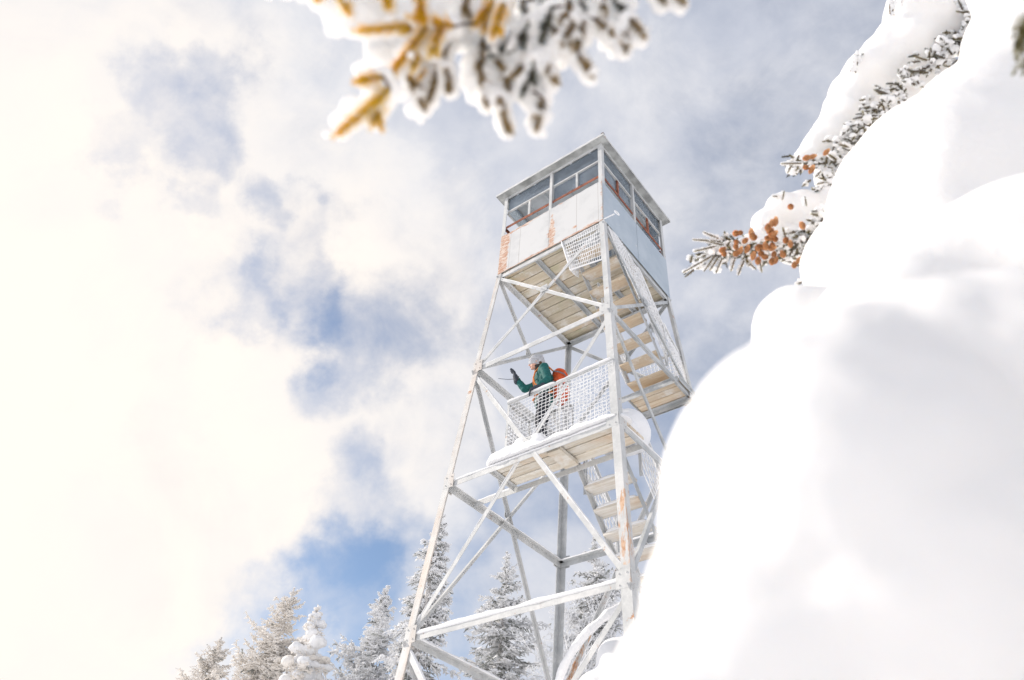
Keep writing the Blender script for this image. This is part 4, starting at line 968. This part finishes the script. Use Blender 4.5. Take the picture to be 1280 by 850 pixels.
def nz(scale, det, ro, off=0, warp=None):
    mp = N('ShaderNodeMapping'); mp.inputs['Location'].default_value = (off, off*.7, 0); Lk(D, mp.inputs[0])
    v = mp.outputs[0]
    x = N('ShaderNodeTexNoise'); x.inputs['Scale'].default_value = scale; x.inputs['Detail'].default_value = det; x.inputs['Roughness'].default_value = ro
    x.inputs['Distortion'].default_value = warp or 0; Lk(v, x.inputs[0]); return x.outputs[0]
def lobe(x, y, rad, amp, edge=1.0):               # soft patch of sky round a direction
    d = ray(x, y).normalized(); c1 = math.cos(math.atan(rad/FPX)); 
    dt = N('ShaderNodeVectorMath', operation='DOT_PRODUCT'); Lk(DW, dt.inputs[0]); dt.inputs[1].default_value = d
    return MA('MULTIPLY', SS(dt.outputs['Value'], c1, 1.0), amp)
wn = N('ShaderNodeTexNoise'); wn.inputs['Scale'].default_value = 5.5; wn.inputs['Detail'].default_value = 7; wn.inputs['Roughness'].default_value = .55; Lk(D, wn.inputs[0])
wsub = N('ShaderNodeVectorMath', operation='SUBTRACT'); Lk(wn.outputs['Color'], wsub.inputs[0]); wsub.inputs[1].default_value = (.5,.5,.5)
wsc = N('ShaderNodeVectorMath', operation='SCALE'); Lk(wsub.outputs[0], wsc.inputs[0]); wsc.inputs['Scale'].default_value = .42
wad = N('ShaderNodeVectorMath', operation='ADD'); Lk(D, wad.inputs[0]); Lk(wsc.outputs[0], wad.inputs[1])
wno = N('ShaderNodeVectorMath', operation='NORMALIZE'); Lk(wad.outputs[0], wno.inputs[0]); DW = wno.outputs[0]
n1 = SS(nz(3.0, 10, .56, 2.0, .35), .30, .70); n2 = SS(nz(8.5, 8, .6, 5.0, .5), .3, .7); n3 = SS(nz(24, 7, .6, 1.0, .3), .3, .7)
cov = MA('ADD', MA('ADD', MA('MULTIPLY', n1, .22), MA('MULTIPLY', n2, .20)), MA('ADD', MA('MULTIPLY', n3, .10), .425))
HOLES = [(470,410,130,.46),(390,360,90,.24),(350,265,90,.34),(235,105,85,.46),(170,200,50,.26),(310,205,60,.36),(340,90,90,.14),(60,330,80,.12),(260,330,70,.16),(270,20,70,.14),(120,60,70,.08),(300,330,60,.2),(250,420,90,.16),(440,640,110,.42),(370,790,150,.46),(480,800,170,.36),(650,700,150,.22),(720,620,120,.2),(865,570,170,.30),(1020,0,420,.30),(900,330,300,.12),(600,30,120,.16),(580,500,120,.08)]
for h in HOLES: cov = MA('SUBTRACT', cov, lobe(*h))
for h in [(-20,600,360,.42),(300,470,140,.15),(350,160,120,.15),(760,60,200,.05),(520,330,90,.12),(420,840,50,.3)]: cov = MA('ADD', cov, lobe(*h))
f = SS(cov, -.30, .76)
sunl = N('ShaderNodeVectorMath', operation='DOT_PRODUCT'); Lk(D, sunl.inputs[0]); sunl.inputs[1].default_value = ray(-40, 560).normalized()
glow = MA('SUBTRACT', MA('MULTIPLY', SS(sunl.outputs['Value'], .74, .99), 1.25), MA('MULTIPLY', SS(nz(4.2, 10, .58, 3.0, .4), .32, .66), .55), True)
base = N('ShaderNodeMix', data_type='RGBA'); Lk(SS(MA('ADD', MA('MULTIPLY', nz(5.5, 9, .58, 9.0, .4), .8), MA('MULTIPLY', glow, .25)), .30, .60), base.inputs[0]); base.inputs[6].default_value = (.60,.63,.72,1); base.inputs[7].default_value = (.85,.845,.87,1)
cg = N('ShaderNodeMix', data_type='RGBA'); Lk(glow, cg.inputs[0]); Lk(base.outputs[2], cg.inputs[6]); cg.inputs[7].default_value = (1.06,.98,.90,1)
bg1 = N('ShaderNodeBackground'); Lk(sky.outputs[0], bg1.inputs[0]); bg1.inputs[1].default_value = .15
bg2 = N('ShaderNodeBackground'); Lk(cg.outputs[2], bg2.inputs[0]); bg2.inputs[1].default_value = .92
mx = N('ShaderNodeMixShader'); Lk(f, mx.inputs[0]); Lk(bg1.outputs[0], mx.inputs[1]); Lk(bg2.outputs[0], mx.inputs[2])
ow = N('ShaderNodeOutputWorld'); Lk(mx.outputs[0], ow.inputs[0])
vs = scn.view_settings; vs.view_transform = 'Standard'; vs.look = 'None'; vs.gamma = 1; vs.exposure = .17; vs.use_curve_mapping = False
scn.cycles.max_bounces = 6; scn.cycles.diffuse_bounces = 3; scn.cycles.glossy_bounces = 2; scn.cycles.transmission_bounces = 3; scn.cycles.transparent_max_bounces = 8
scn.cycles.use_denoising = True; scn.cycles.caustics_reflective = False; scn.cycles.caustics_refractive = False
